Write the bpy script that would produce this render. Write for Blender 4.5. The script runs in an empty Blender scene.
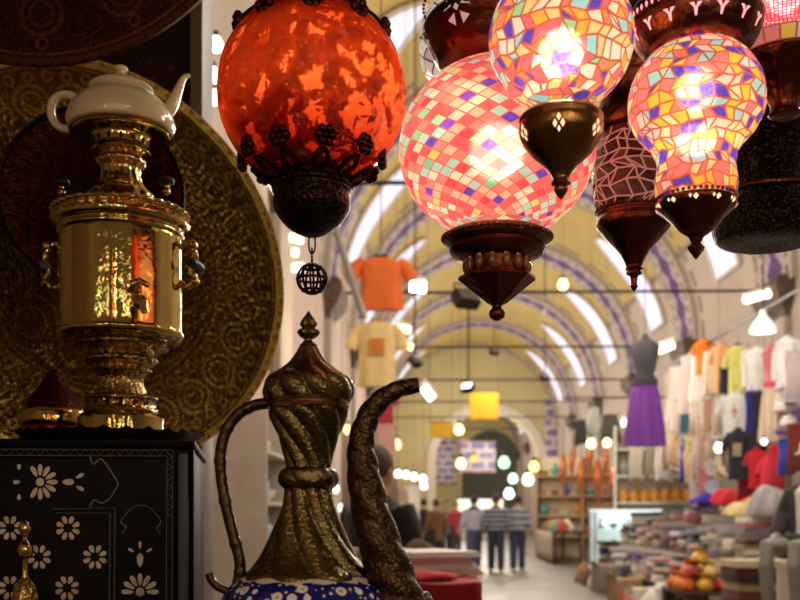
import bpy, bmesh, math, random
from mathutils import Vector, Matrix
PI = math.pi
sc = bpy.context.scene
COL = sc.collection
rnd = random.Random(7)

# ---------------------------------------------------------------- camera
F = 1000.0
CAM = Vector((0, 0, 1.41))
HY = 510.0                        # horizon row: the lens is shifted up, the camera itself is level
YAW = math.atan(25 / 1000.0)
cd = bpy.data.cameras.new('camera'); cam = bpy.data.objects.new('camera', cd); COL.objects.link(cam)
cam.location = CAM; cam.rotation_euler = (PI / 2, 0, YAW)
cd.sensor_width = 36; cd.lens = 36 * F / 800; cd.shift_y = (HY - 300) / 800; cd.clip_start = 0.05; cd.clip_end = 300
cd.dof.use_dof = True; cd.dof.focus_distance = 1.32; cd.dof.aperture_fstop = 6.8; cd.dof.aperture_blades = 0
sc.camera = cam
RC = (Matrix.Rotation(YAW, 3, 'Z') @ Matrix.Rotation(PI / 2, 3, 'X'))

def at(px, py, Y):
    d = RC @ Vector(((px - 400) / F, (HY - py) / F, -1))
    return CAM + d * (Y / d.y)
def mpp(p):                      # metres per pixel at a point
    return -(RC.transposed() @ (Vector(p) - CAM)).z / F

# ---------------------------------------------------------------- materials
def lin(h):
    if not isinstance(h, str): return tuple(h)[:3]
    h = h.lstrip('#'); o = []
    for i in (0, 2, 4):
        v = int(h[i:i + 2], 16) / 255
        o.append(v / 12.92 if v <= .04045 else ((v + .055) / 1.055) ** 2.4)
    return tuple(o)
MATS = {}
class N:
    def __init__(s, name):
        s.m = bpy.data.materials.new(name); s.m.use_nodes = True
        s.t = s.m.node_tree; s.t.nodes.clear()
        s.out = s.t.nodes.new('ShaderNodeOutputMaterial')
    def n(s, typ, ins=None, **kw):
        nd = s.t.nodes.new('ShaderNode' + typ)
        for k, v in kw.items(): setattr(nd, k, v)
        if ins:
            for k, v in ins.items(): s.set(nd, k, v)
        return nd
    def set(s, nd, k, v):
        i = nd.inputs[k]
        if hasattr(v, 'node') or hasattr(v, 'is_output'): s.t.links.new(v, i)
        elif isinstance(v, (tuple, list)) and len(v) == 3 and i.type == 'RGBA': i.default_value = (*v, 1)
        else: i.default_value = v
    def math(s, op, a, b=0.0, c=None, clamp=False):
        nd = s.n('Math', operation=op, use_clamp=clamp); s.set(nd, 0, a); s.set(nd, 1, b)
        if c is not None: s.set(nd, 2, c)
        return nd.outputs[0]
    def mix(s, f, a, b):
        nd = s.n('Mix', data_type='RGBA'); s.set(nd, 0, f); s.set(nd, 6, a); s.set(nd, 7, b); return nd.outputs[2]
    def ramp(s, f, stops, mode='LINEAR'):
        nd = s.n('ValToRGB'); r = nd.color_ramp; r.interpolation = mode
        while len(r.elements) < len(stops): r.elements.new(0.5)
        for e, (p, c) in zip(r.elements, stops): e.position = p; e.color = (*lin(c), 1)
        s.set(nd, 0, f); return nd.outputs[0]
    def noise(s, vec, scale, detail=3, rough=.5):
        nd = s.n('TexNoise', {'Scale': scale, 'Detail': detail, 'Roughness': rough}); s.set(nd, 'Vector', vec); return nd.outputs[0]
    def vor(s, vec, scale, feature='F1', **kw):
        nd = s.n('TexVoronoi', {'Scale': scale}, feature=feature, **kw); s.set(nd, 'Vector', vec); return nd
    def bump(s, h, strength=.3, dist=.01):
        nd = s.n('Bump', {'Strength': strength, 'Distance': dist}); s.set(nd, 'Height', h); return nd.outputs[0]
    def surf(s, o): s.t.links.new(o, s.out.inputs[0])
    def pr(s, **kw):
        nd = s.n('BsdfPrincipled')
        for k, v in kw.items(): s.set(nd, k.replace('_', ' '), v)
        return nd
    @property
    def obj(s): return s.n('TexCoord').outputs['Object']
    @property
    def uv(s): return s.n('TexCoord').outputs['UV']

def P(name, col, rough=.6, metal=0., var=.18, scale=9., bump=.0, bscale=60., em=0., emcol=None, sheen=0.):
    if name in MATS: return MATS[name]
    a = N(name); c = lin(col); o = a.obj
    nz = a.noise(o, scale)
    base = a.mix(nz, tuple(x * (1 - var) for x in c), tuple(min(1, x * (1 + var)) for x in c))
    p = a.pr(Base_Color=base, Roughness=rough, Metallic=metal)
    if bump: a.set(p, 'Normal', a.bump(a.noise(o, bscale, 4), bump, .02))
    if em:
        a.set(p, 'Emission Color', (*lin(emcol or col), 1)); a.set(p, 'Emission Strength', em)
    if sheen: a.set(p, 'Sheen Weight', sheen)
    a.surf(p.outputs[0]); MATS[name] = a.m
    return a.m

def EM(name, col, strength):
    if name in MATS: return MATS[name]
    a = N(name); nz = a.noise(a.obj, 6)
    e = a.n('Emission', {'Color': (*lin(col), 1)}); a.set(e, 'Strength', a.math('MULTIPLY_ADD', nz, strength * .1, strength * .95))
    a.surf(e.outputs[0]); MATS[name] = a.m
    return a.m

def engraved(name, col, dark, rough=.25, scale=70., strength=.5, metal=1.):
    """metal with a chased scroll pattern and dirt in the recesses"""
    if name in MATS: return MATS[name]
    a = N(name); o = a.obj
    w = a.noise(o, scale * .35, 2)
    v = a.vor(o, scale, 'SMOOTH_F1'); v2 = a.vor(o, scale * 2.3)
    h = a.math('ADD', a.math('MULTIPLY', v.outputs[0], 1.0), a.math('MULTIPLY', v2.outputs[0], .4))
    ring = a.math('PINGPONG', a.math('ADD', a.math('MULTIPLY', h, 3.0), w), .5)
    f = a.math('MULTIPLY', ring, 2., clamp=True)
    base = a.mix(f, lin(dark), lin(col))
    p = a.pr(Base_Color=base, Metallic=metal, Roughness=a.math('MULTIPLY_ADD', f, -.15, rough + .15))
    a.set(p, 'Normal', a.bump(ring, strength, .004))
    a.surf(p.outputs[0]); MATS[name] = a.m
    return a.m

def tray_mat(name, col, dark, n1=24, n2=60, rough=.3, R=.45):
    """hammered round tray: concentric rings, a band of medallions and beaded dots"""
    a = N(name); o = a.obj
    sx = a.n('SeparateXYZ'); a.set(sx, 0, o)
    x, y = sx.outputs[0], sx.outputs[2]
    r = a.math('DIVIDE', a.math('SQRT', a.math('ADD', a.math('MULTIPLY', x, x), a.math('MULTIPLY', y, y))), R)
    th = a.math('DIVIDE', a.math('ARCTAN2', y, x), 2 * PI)
    def medal(n, r0, rad, w):
        u = a.math('MULTIPLY', a.math('SUBTRACT', a.math('FRACT', a.math('MULTIPLY', th, n)), .5), 2 * PI * r0 / n)
        dv = a.math('SUBTRACT', r, r0)
        d = a.math('SQRT', a.math('ADD', a.math('MULTIPLY', u, u), a.math('MULTIPLY', dv, dv)))
        return a.math('LESS_THAN', a.math('ABSOLUTE', a.math('SUBTRACT', d, rad)), w)
    def ringl(r0, w): return a.math('LESS_THAN', a.math('ABSOLUTE', a.math('SUBTRACT', r, r0)), w)
    m = medal(n1, .78, .085, .009)
    for q in (medal(n1, .78, .05, .006), medal(n2, .90, .022, .007), medal(n2, .66, .022, .007), medal(n1 // 2, .45, .13, .008), medal(n1 // 2, .45, .07, .006),
              ringl(.945, .006), ringl(.63, .005), ringl(.60, .005), ringl(.28, .006), medal(n1 // 2, .17, .06, .006)):
        m = a.math('MAXIMUM', m, q)
    v = a.vor(o, 60); scroll = a.math('PINGPONG', a.math('MULTIPLY', v.outputs[0], 3.), .5)
    h = a.math('ADD', a.math('MULTIPLY', scroll, .8), a.math('MULTIPLY', m, .5))
    outer = a.math('MULTIPLY', a.math('SUBTRACT', r, .55, clamp=True), 1.6, clamp=True)  # outer zone lightened in the colour, for hall light near the rim
    base = a.mix(a.math('MULTIPLY', h, a.math('MULTIPLY_ADD', outer, .85, .3), clamp=True), lin(dark), lin(col))
    p = a.pr(Base_Color=base, Metallic=1., Roughness=rough)
    a.set(p, 'Normal', a.bump(h, .5, .004))
    a.surf(p.outputs[0])
    return a.m

TILES = {
    'pink': [('#ff5a68', .26), ('#ffc9a8', .16), ('#ff8a80', .18), ('#a8e8d8', .12), ('#fff2d0', .10), ('#6fe0a8', .05), ('#ffe27a', .05), ('#f03a58', .05), ('#4020d0', .03)],
    'multi': [('#ffb838', .14), ('#ffd890', .13), ('#ff6a80', .18), ('#98e4e4', .16), ('#2a12c8', .14), ('#ffead0', .12), ('#f89060', .09), ('#90dca0', .04)],
    'vase': [('#ffcf40', .17), ('#ffe4a8', .17), ('#ff8a84', .17), ('#ffd8c4', .15), ('#2c14cc', .20), ('#a0dcd8', .09), ('#ff7a6a', .05)],
    'dark': [('#6a2c22', .3), ('#42100e', .3), ('#7d3a28', .2), ('#53221c', .2)],
    'beads': [('#ff6a7c', .4), ('#ff9aa0', .3), ('#ffb8b0', .3)],
    'grout': [('#d86e48', .5), ('#c85838', .5)],
    'pale': [('#e8d8d0', .4), ('#f6e8e0', .3), ('#d0b8b0', .3)],
}
def mosaic(name, pal, mode='chips', scale=30., nu=30, nv=12, grout='#ff7a58', glow=.75, lit=1., edge=.07, grow=.35):
    a = N(name)
    stops = []; acc = 0
    for c, w in TILES[pal]: stops.append((acc, tuple(v ** 1.12 for v in lin(c)) if lit and pal in ('multi', 'vase', 'grout') else c)); acc += w
    if mode == 'mesh':
        s = a.n('SeparateXYZ'); a.set(s, 0, a.uv); rv = s.outputs[0]; e = 1.
    elif mode == 'chips':
        o = a.obj
        v = a.vor(o, scale, 'F1', distance='MINKOWSKI'); a.set(v, 'Exponent', 1.6); a.set(v, 'Randomness', .95)
        v2 = a.vor(o, scale, 'F2', distance='MINKOWSKI'); a.set(v2, 'Exponent', 1.6); a.set(v2, 'Randomness', .95)
        wn = a.n('TexWhiteNoise', noise_dimensions='3D'); a.set(wn, 'Vector', v.outputs['Color']); rv = wn.outputs[0]
        e = a.math('SUBTRACT', v2.outputs['Distance'], v.outputs['Distance'])
        cell = v.outputs['Color']
    else:
        s = a.n('SeparateXYZ'); a.set(s, 0, a.uv)
        u = a.math('MULTIPLY', s.outputs[0], nu); w = a.math('MULTIPLY', s.outputs[1], nv)
        p, q = (a.math('ADD', u, w), a.math('SUBTRACT', u, w)) if mode == 'diamond' else (u, w)
        cv = a.n('CombineXYZ'); a.set(cv, 0, a.math('FLOOR', p)); a.set(cv, 1, a.math('FLOOR', q))
        wn = a.n('TexWhiteNoise', noise_dimensions='3D'); a.set(wn, 'Vector', cv.outputs[0]); rv = wn.outputs[0]
        e = a.math('MINIMUM', a.math('PINGPONG', p, .5), a.math('PINGPONG', q, .5))
        cell = cv.outputs[0]
    tile = a.ramp(rv, stops, 'CONSTANT')
    sp = a.noise(a.obj, scale * 4, 2)
    tile = a.mix(a.math('MULTIPLY', sp, .2), tile, lin('#ffd9b8') if pal != 'dark' else lin('#8a4030'))
    isg = a.math('LESS_THAN', e, edge)
    col = a.mix(isg, tile, lin(grout))
    bump = a.bump(sp if mode == 'mesh' else a.math('MINIMUM', e, edge * 2.2), .25 if mode == 'mesh' else .6, .01)
    p = a.pr(Base_Color=a.mix(.35, col, (0, 0, 0)), Roughness=.25)
    a.set(p, 'Normal', bump)
    if lit > 0:
        tr = a.n('BsdfTranslucent'); a.set(tr, 'Color', col)
        rf = a.n('BsdfRefraction', {'Roughness': grow, 'IOR': 1.12}); a.set(rf, 'Color', col)
        em = a.n('Emission'); a.set(em, 'Color', col); a.set(em, 'Strength', glow)
        m1 = a.n('MixShader', {0: .5}); a.t.links.new(tr.outputs[0], m1.inputs[1]); a.t.links.new(rf.outputs[0], m1.inputs[2])
        m2 = a.n('MixShader', {0: .22}); a.t.links.new(m1.outputs[0], m2.inputs[1]); a.t.links.new(p.outputs[0], m2.inputs[2])
        ad = a.n('AddShader'); a.t.links.new(m2.outputs[0], ad.inputs[0]); a.t.links.new(em.outputs[0], ad.inputs[1])
        a.surf(ad.outputs[0])
    else:
        a.set(p, 'Emission Color', col); a.set(p, 'Emission Strength', glow); a.surf(p.outputs[0])
    return a.m

# ---------------------------------------------------------------- mesh collector
class B:
    def __init__(s): s.bm = bmesh.new(); s.uvl = s.bm.loops.layers.uv.new('UVMap')
    def rings(s, rings, closed=True, cap0=True, cap1=True, uvs=None):
        bm = s.bm; V = [[bm.verts.new(p) for p in r] for r in rings]
        n = len(rings[0]); m = n if closed else n - 1
        for i in range(len(V) - 1):
            for j in range(m):
                k = (j + 1) % n
                try: f = bm.faces.new((V[i][j], V[i][k], V[i + 1][k], V[i + 1][j]))
                except ValueError: continue
                v0 = uvs[i] if uvs else i / (len(V) - 1); v1 = uvs[i + 1] if uvs else (i + 1) / (len(V) - 1)
                for l, (a, b) in zip(f.loops, ((j, v0), (j + 1, v0), (j + 1, v1), (j, v1))): l[s.uvl].uv = (a / m, b)
        if closed and cap0: 
            try: bm.faces.new(V[0][::-1])
            except ValueError: pass
        if closed and cap1:
            try: bm.faces.new(V[-1])
            except ValueError: pass
        return s
    def lathe(s, prof, seg=48, fn=None, c=(0, 0, 0), cap=True, rot=None, ph=0.):
        L = [0]
        for a, b in zip(prof, prof[1:]): L.append(L[-1] + math.hypot(b[0] - a[0], b[1] - a[1]))
        tot = L[-1] or 1; R = []
        M = rot or Matrix.Identity(3)
        for (r, z), l in zip(prof, L):
            ring = []
            for j in range(seg):
                t = 2 * PI * j / seg + ph
                rr = max(r, 1e-4)
                if fn: rr = fn(t, rr, z, l / tot)
                ring.append(Vector(c) + M @ Vector((rr * math.cos(t), rr * math.sin(t), z)))
            R.append(ring)
        return s.rings(R, True, cap, cap, [l / tot for l in L])
    def tube(s, pts, rad, seg=10, ell=1., fn=None, cap=True, up=None):
        pts = [Vector(p) for p in pts]; n = len(pts)
        if not isinstance(rad, (list, tuple)): rad = [rad] * n
        R = []; ref = Vector(up) if up else None
        for i, p in enumerate(pts):
            d = (pts[min(i + 1, n - 1)] - pts[max(i - 1, 0)]).normalized()
            if ref is None: ref = Vector((0, 0, 1)) if abs(d.z) < .9 else Vector((0, 1, 0))
            a = (ref - d * ref.dot(d))
            if a.length < 1e-4: a = d.orthogonal()
            a.normalize(); b = d.cross(a); ref = a if not up else Vector(up)
            ring = []
            for j in range(seg):
                t = 2 * PI * j / seg; r = rad[i]
                if fn: r = fn(t, r, i / (n - 1))
                ring.append(p + a * (r * math.cos(t)) + b * (r * ell * math.sin(t)))
            R.append(ring)
        return s.rings(R, True, cap, cap)
    def box(s, lo, hi, bev=0., M=None):
        x0, y0, z0 = lo; x1, y1, z1 = hi
        t = bmesh.new(); bmesh.ops.create_cube(t, size=1)
        for v in t.verts: v.co = Vector(((x0 + x1) / 2 + v.co.x * (x1 - x0), (y0 + y1) / 2 + v.co.y * (y1 - y0), (z0 + z1) / 2 + v.co.z * (z1 - z0)))
        if bev: bmesh.ops.bevel(t, geom=list(t.edges), offset=bev, segments=2, profile=.6, affect='EDGES')
        return s.add(t, M)
    def add(s, t, M=None):
        mp = {}
        for v in t.verts: mp[v] = s.bm.verts.new((M @ v.co) if M else v.co)
        for f in t.faces:
            try: s.bm.faces.new([mp[v] for v in f.verts])
            except ValueError: pass
        t.free(); return s
    def sphere(s, c, r, seg=16, rings=10, sc_=(1, 1, 1)):
        return s.lathe([(r * math.sin(PI * i / rings) * 1, -r * math.cos(PI * i / rings) * sc_[2]) for i in range(rings + 1)], seg, c=c,
                       fn=(lambda t, rr, z, l: rr) if sc_[0] == 1 else (lambda t, rr, z, l: rr * sc_[0]))
    def poly(s, pts, d=None):
        """flat polygon, extruded along vector d when given"""
        pts = [Vector(p) for p in pts]
        if d is None: s.bm.faces.new([s.bm.verts.new(p) for p in pts]); return s
        d = Vector(d); s.rings([pts, [p + d for p in pts]]); return s
    def grid(s, nx, ny, fn, wrap=False):
        V = [[s.bm.verts.new(fn(i / nx, j / ny)) for i in range(nx + 1)] for j in range(ny + 1)]
        for j in range(ny):
            for i in range(nx):
                f = s.bm.faces.new((V[j][i], V[j][i + 1], V[j + 1][i + 1], V[j + 1][i]))
                for l, (a, b) in zip(f.loops, ((i, j), (i + 1, j), (i + 1, j + 1), (i, j + 1))): l[s.uvl].uv = (a / nx, b / ny)
        return s
    def build(s, name, m, parent=None, loc=None, rz=0., smooth=True, sharp=40, solid=0., sub=0):
        bm = s.bm
        bmesh.ops.remove_doubles(bm, verts=bm.verts, dist=1e-6)
        bmesh.ops.recalc_face_normals(bm, faces=bm.faces)
        me = bpy.data.meshes.new(name); bm.to_mesh(me); bm.free()
        if smooth:
            for p in me.polygons: p.use_smooth = True
            me.set_sharp_from_angle(angle=math.radians(sharp))
        o = bpy.data.objects.new(name, me); COL.objects.link(o)
        if isinstance(m, (list, tuple)):
            for q in m: me.materials.append(q)
        else: me.materials.append(m)
        if parent is not None: o.parent = parent
        if loc is not None: o.location = loc
        if rz: o.rotation_euler.z = rz
        if solid: md = o.modifiers.new('solid', 'SOLIDIFY'); md.thickness = solid; md.offset = 0
        if sub: md = o.modifiers.new('sub', 'SUBSURF'); md.levels = md.render_levels = sub
        return o

def thing(name, label, cat, loc=(0, 0, 0), rz=0., group=None):
    o = bpy.data.objects.new(name, None); COL.objects.link(o); o.empty_display_size = .05
    o.location = loc; o.rotation_euler.z = rz
    return tag(o, label, cat, group)
def tag(o, label, cat, group=None):
    o['label'] = label; o['category'] = cat
    if group: o['group'] = group
    return o
def struct(o): o['kind'] = 'structure'; return o
def dup(root, loc, label, rz=None, group=None):
    r = root.copy(); COL.objects.link(r); r.location = loc
    if rz is not None: r.rotation_euler.z = rz
    r['label'] = label
    if group: r['group'] = group
    for ch in list(root.children):
        c = ch.copy(); COL.objects.link(c); c.parent = r
        for g in list(ch.children):
            d = g.copy(); COL.objects.link(d); d.parent = c
    return r

class Ax:
    """an upright turned object: pixel profile (half width, y) on a vertical axis at depth Y -> local (r, z)"""
    def __init__(s, cx, cy, Y, base_py):
        s.p = at(cx, cy, Y); s.cx, s.cy, s.Y = cx, cy, Y
        s.z0 = s.zw(base_py); s.base = Vector((s.p.x, s.p.y, s.z0))
    def zw(s, py, near=0.):
        # height on the axis (or a little in front of it) for a pixel row
        v = Vector((CAM.x - s.p.x, CAM.y - s.p.y, 0)).normalized() * near
        q = Vector((s.p.x, s.p.y, CAM.z)) + v
        return CAM.z + (HY - py) * mpp(q)
    def z(s, py): return s.zw(py) - s.z0
    def k(s, py): return mpp((s.p.x, s.p.y, s.zw(py)))
    near = .5
    def prof(s, pts): return [(hw * s.k(py), s.zw(py, s.near * hw * s.k(py)) - s.z0) for hw, py in pts]
    def smooth(s, pts, n=6): return spline(s.prof(pts), n)
    def globe(s, hw, cy, vr=1., a0=-90, a1=90, n=28, pinch=0.):
        """ellipsoid between latitudes"""
        r = hw * s.k(cy); zc = s.z(cy)
        return [(r * math.cos(math.radians(a0 + (a1 - a0) * i / n)), zc + r * vr * math.sin(math.radians(a0 + (a1 - a0) * i / n))) for i in range(n + 1)]

def spline(pts, n=6):
    """Catmull-Rom through points of any dimension"""
    P_ = [tuple(p) for p in pts]; out = []
    P_ = [P_[0]] + P_ + [P_[-1]]
    for i in range(1, len(P_) - 2):
        a, b, c, d = P_[i - 1:i + 3]
        for k in range(n):
            t = k / n
            out.append(tuple(.5 * (2 * q + (r - p) * t + (2 * p - 5 * q + 4 * r - s_) * t * t + (3 * q - p - 3 * r + s_) * t ** 3) for p, q, r, s_ in zip(a, b, c, d)))
    out.append(P_[-2])
    return out

def light(kind, loc, energy, col='#ffd9a0', size=.1, rot=None, name='lamp_light', size_y=None):
    ld = bpy.data.lights.new(name, kind); ld.energy = energy; ld.color = lin(col)
    if kind == 'AREA':
        ld.size = size
        if size_y: ld.shape = 'RECTANGLE'; ld.size_y = size_y
    else: ld.shadow_soft_size = size
    o = bpy.data.objects.new(name, ld); COL.objects.link(o); o.location = loc
    if rot: o.rotation_euler = rot
    return o

# ================================================================ THE SETTING
XC, RV, ZS = 2.37, 4.2, 5.5          # vault centre line, radius, springing height
XL, XR = XC - RV, XC + RV
Y0, Y1 = -5., 72.
BAY = 6.4; RIB0 = 5.8
def vz(x): return ZS + math.sqrt(max(0, RV * RV - (x - XC) ** 2))

def vault_mat():
    a = N('painted_vault'); s = a.n('SeparateXYZ'); a.set(s, 0, a.obj)
    y, z = s.outputs[1], s.outputs[2]
    v = a.math('FRACT', a.math('DIVIDE', a.math('SUBTRACT', y, RIB0 + BAY * 10), BAY))
    dd = a.math('PINGPONG', v, .5)                       # distance to rib, in bays
    nz = a.noise(a.obj, .8, 4); nz2 = a.noise(a.obj, 5., 3)
    och = a.mix(nz, lin('#a68e48'), lin('#c2aa66')); tan = a.mix(nz, lin('#a89a8c'), lin('#bcaea0'))
    top = a.math('GREATER_THAN', z, ZS + 2.0)
    col = a.mix(top, tan, och)
    line = a.math('LESS_THAN', a.math('ABSOLUTE', a.math('SUBTRACT', dd, .19)), .018)
    dash = a.math('GREATER_THAN', a.math('FRACT', a.math('MULTIPLY', z, 1.7)), .35)
    col = a.mix(a.math('MULTIPLY', line, dash), col, lin('#7c6a60'))
    grey = a.math('LESS_THAN', dd, .16); col = a.mix(a.math('MULTIPLY', grey, .7), col, lin('#b8a898'))
    zl = a.math('LESS_THAN', a.math('ABSOLUTE', a.math('SUBTRACT', z, ZS + 2.0)), .07)
    col = a.mix(zl, col, lin('#83706a'))
    col = a.mix(a.math('MULTIPLY', nz2, .18), col, lin('#7a6a4a'))
    p = a.pr(Base_Color=col, Roughness=.8); a.set(p, 'Normal', a.bump(nz2, .2, .02)); a.surf(p.outputs[0]); return a.m
def rib_mat():
    a = N('painted_rib'); s = a.n('SeparateXYZ'); a.set(s, 0, a.uv)
    u, v = s.outputs[0], s.outputs[1]         # u across the rib, v along the arc
    c = a.math('ABSOLUTE', a.math('SUBTRACT', u, .5))
    nz = a.noise(a.obj, 1.5, 3)
    col = a.mix(nz, lin('#9a8e80'), lin('#b4a898'))
    k = a.math('FRACT', a.math('MULTIPLY', v, 22.)); tri = a.math('PINGPONG', k, .5)
    band = a.math('LESS_THAN', c, .24)
    orn = a.math('LESS_THAN', c, a.math('MULTIPLY_ADD', tri, .34, .07))
    col = a.mix(band, col, lin('#94869c')); col = a.mix(a.math('MULTIPLY', band, orn), col, lin('#4a2260'))
    bl = a.math('LESS_THAN', a.math('ABSOLUTE', a.math('SUBTRACT', c, .36)), .05)
    ds = a.math('GREATER_THAN', a.math('FRACT', a.math('MULTIPLY', v, 44.)), .4)
    col = a.mix(a.math('MULTIPLY', bl, ds), col, lin('#6c5560'))
    p = a.pr(Base_Color=col, Roughness=.75); a.surf(p.outputs[0]); return a.m
def wall_mat(name, c1, c2, sc_=1.2):
    a = N(name); nz = a.noise(a.obj, sc_, 5); n2 = a.noise(a.obj, 14, 3)
    col = a.mix(nz, lin(c1), lin(c2)); p = a.pr(Base_Color=col, Roughness=.8); a.set(p, 'Normal', a.bump(n2, .25, .02)); a.surf(p.outputs[0]); return a.m
def floor_mat():
    a = N('worn_stone_floor'); o = a.obj
    br = a.n('TexBrick', {'Scale': 1.0, 'Mortar Size': .012, 'Color1': (*lin('#6c665c'), 1), 'Color2': (*lin('#7a7268'), 1), 'Mortar': (*lin('#6d655c'), 1), 'Brick Width': .9, 'Row Height': .6}); a.set(br, 'Vector', o)
    nz = a.noise(o, 1.1, 5); col = a.mix(a.math('MULTIPLY', nz, .5), br.outputs[0], lin('#5c554d'))
    p = a.pr(Base_Color=col, Roughness=a.math('MULTIPLY_ADD', nz, .3, .3)); a.set(p, 'Normal', a.bump(nz, .1, .02)); a.surf(p.outputs[0]); return a.m

b = B(); nA = 48
b.grid(nA, 60, lambda u, v: (XC + RV * math.cos(PI * u), Y0 + (Y1 - Y0) * v, ZS + RV * math.sin(PI * u)))
struct(b.build('ceiling', vault_mat()))
wm = wall_mat('wall_plaster', '#9c8e82', '#b4a69a')
b = B(); b.grid(1, 1, lambda u, v: (XR, Y0 + (Y1 - Y0) * u, ZS * v)); struct(b.build('wall_right', wm))
b = B(); b.grid(1, 1, lambda u, v: (XL, Y0 + (Y1 - Y0) * u, ZS * v)); struct(b.build('wall_left', wall_mat('wall_rosy_plaster', '#a48a80', '#c8b4a6', .9)))
b = B(); b.grid(1, 1, lambda u, v: (XL - 1 + (XR - XL + 2) * u, Y0 + (Y1 + 6 - Y0) * v, 0)); struct(b.build('floor', floor_mat()))
# ribs
rm = rib_mat(); br_m = engraved('carved_console', '#6d5a4c', '#33261f', .7, 9., .6, 0.)
nrib = 0
for i in range(0, 11):
    y = RIB0 + BAY * i
    if y > Y1 - 1: break
    nrib += 1
    b = B(); hw = .85; rin = RV - .12; n = 56
    def pt(r, t, yy): return Vector((XC + r * math.cos(t), yy, ZS + r * math.sin(t)))
    V = []
    for k in range(n + 1):
        t = PI * k / n
        V.append([b.bm.verts.new(pt(RV + .01, t, y - hw)), b.bm.verts.new(pt(rin, t, y - hw)), b.bm.verts.new(pt(rin, t, y + hw)), b.bm.verts.new(pt(RV + .01, t, y + hw))])
    us = (-.02, 0, 1, 1.02)
    for k in range(n):
        for j in range(3):
            f = b.bm.faces.new((V[k][j], V[k][j + 1], V[k + 1][j + 1], V[k + 1][j]))
            for l, (uu, vv) in zip(f.loops, ((us[j], k), (us[j + 1], k), (us[j + 1], k + 1), (us[j], k + 1))): l[b.uvl].uv = (uu, vv / n)
    rib = struct(b.build('trim_%d' % nrib, rm))
    for sx, X in ((-1, XR), (1, XL)):
        b = B()
        b.rings([[(X + sx * d, y - .7 * w, z), (X + sx * d, y + .7 * w, z), (X - sx * .02, y + .7 * w, z), (X - sx * .02, y - .7 * w, z)]
                 for d, w, z in ((.05, .5, ZS - .9), (.12, .7, ZS - .5), (.28, .95, ZS - .3), (.34, 1., ZS - .12), (.34, 1., ZS + .02), (.26, 1., ZS + .1))])
        b.build('console', br_m, rib, sharp=20)
        b = B(); b.box((min(X, X + sx * .14), y - .5, 0), (max(X, X + sx * .14), y + .5, ZS - .6), .02); b.build('pilaster', wm, rib)
# tie rods across the vault
iron = P('dark_iron', '#2a2220', .55, .6)
for i in range(1, 8):
    y = RIB0 + BAY * i + .45
    b = B(); b.tube([(XL, y, ZS + .05), (XR, y, ZS + .05)], .028, 8)
    tr = b.build('trim_%d' % (20 + i), iron); struct(tr)
# skylight windows in the vault
wpane = EM('daylight_pane', '#ece6f6', 1.35); wfr = P('window_frame_plaster', '#c8bcae', .8)
nw = 0
for i in range(0, 10):
    yc = RIB0 + BAY * i + 2.75
    if yc > Y1 - 2: break
    for side in (0, 1):
        nw += 1
        def wp(u, v, d):
            t = math.radians(13 + 42 * v); t = t if side == 0 else PI - t
            w = .8 * (1 - max(0, (v - .6) / .4) ** 2 * .75)
            r = RV - d
            return Vector((XC + r * math.cos(t), yc + (u - .5) * 2 * w, ZS + r * math.sin(t)))
        b = B(); b.grid(4, 14, lambda u, v: wp(u, v, .05)); pane = b
        f = B()
        loop = [wp(0, k / 14, .06) for k in range(15)] + [wp(k / 4, 1, .06) for k in range(1, 5)] + [wp(1, 1 - k / 14, .06) for k in range(1, 15)]
        f.tube(loop + [loop[0]], .05, 6)
        fr = struct(f.build('window_%d' % nw, wfr)); pane.build('pane', wpane, fr)
# far end: tiled wall with a tall dark archway
tile_m = N('purple_tile'); 
bk = tile_m.n('TexBrick', {'Scale': 1., 'Mortar Size': .1, 'Color1': (*lin('#6e5c98'), 1), 'Color2': (*lin('#8c7cb0'), 1), 'Mortar': (*lin('#c4b4b4'), 1), 'Brick Width': .85, 'Row Height': .5})
_mp = tile_m.n('Mapping', {'Rotation': (PI / 2, 0, 0)}); tile_m.set(_mp, 0, tile_m.obj); tile_m.set(bk, 'Vector', _mp.outputs[0])
_p = tile_m.pr(Base_Color=bk.outputs[0], Roughness=.4); tile_m.surf(_p.outputs[0]); tile_m = tile_m.m
b = B()
ax0, ax1, az = at(462, 500, Y1).x, at(520, 500, Y1).x, at(490, 462, Y1).z
acx, ar = (ax0 + ax1) / 2, (ax1 - ax0) / 2
arch = [(ax1, Y1, 0), (ax1, Y1, az)] + [(acx + ar * math.cos(PI * k / 16), Y1, az + 1.1 * ar * math.sin(PI * k / 16)) for k in range(1, 16)] + [(ax0, Y1, az), (ax0, Y1, 0)]
outer = [(XR + 1, Y1, 0), (XR + 1, Y1, 11)] + [(XR + 1 - (XR - XL + 2) * k / 16, Y1, 11) for k in range(1, 16)] + [(XL - 1, Y1, 11), (XL - 1, Y1, 0)]
b.rings([arch, outer], closed=False); struct(b.build('wall_back', wall_mat('end_wall_plaster', '#ab9c6c', '#c6b884')))
b = B(); p0, p1 = at(424, 484, Y1 - .3), at(456, 438, Y1 - .3); b.box((p0.x, Y1 - .3, p0.z), (p1.x, Y1 - .03, p1.z), .03)
struct(b.build('trim_31', tile_m))
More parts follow.
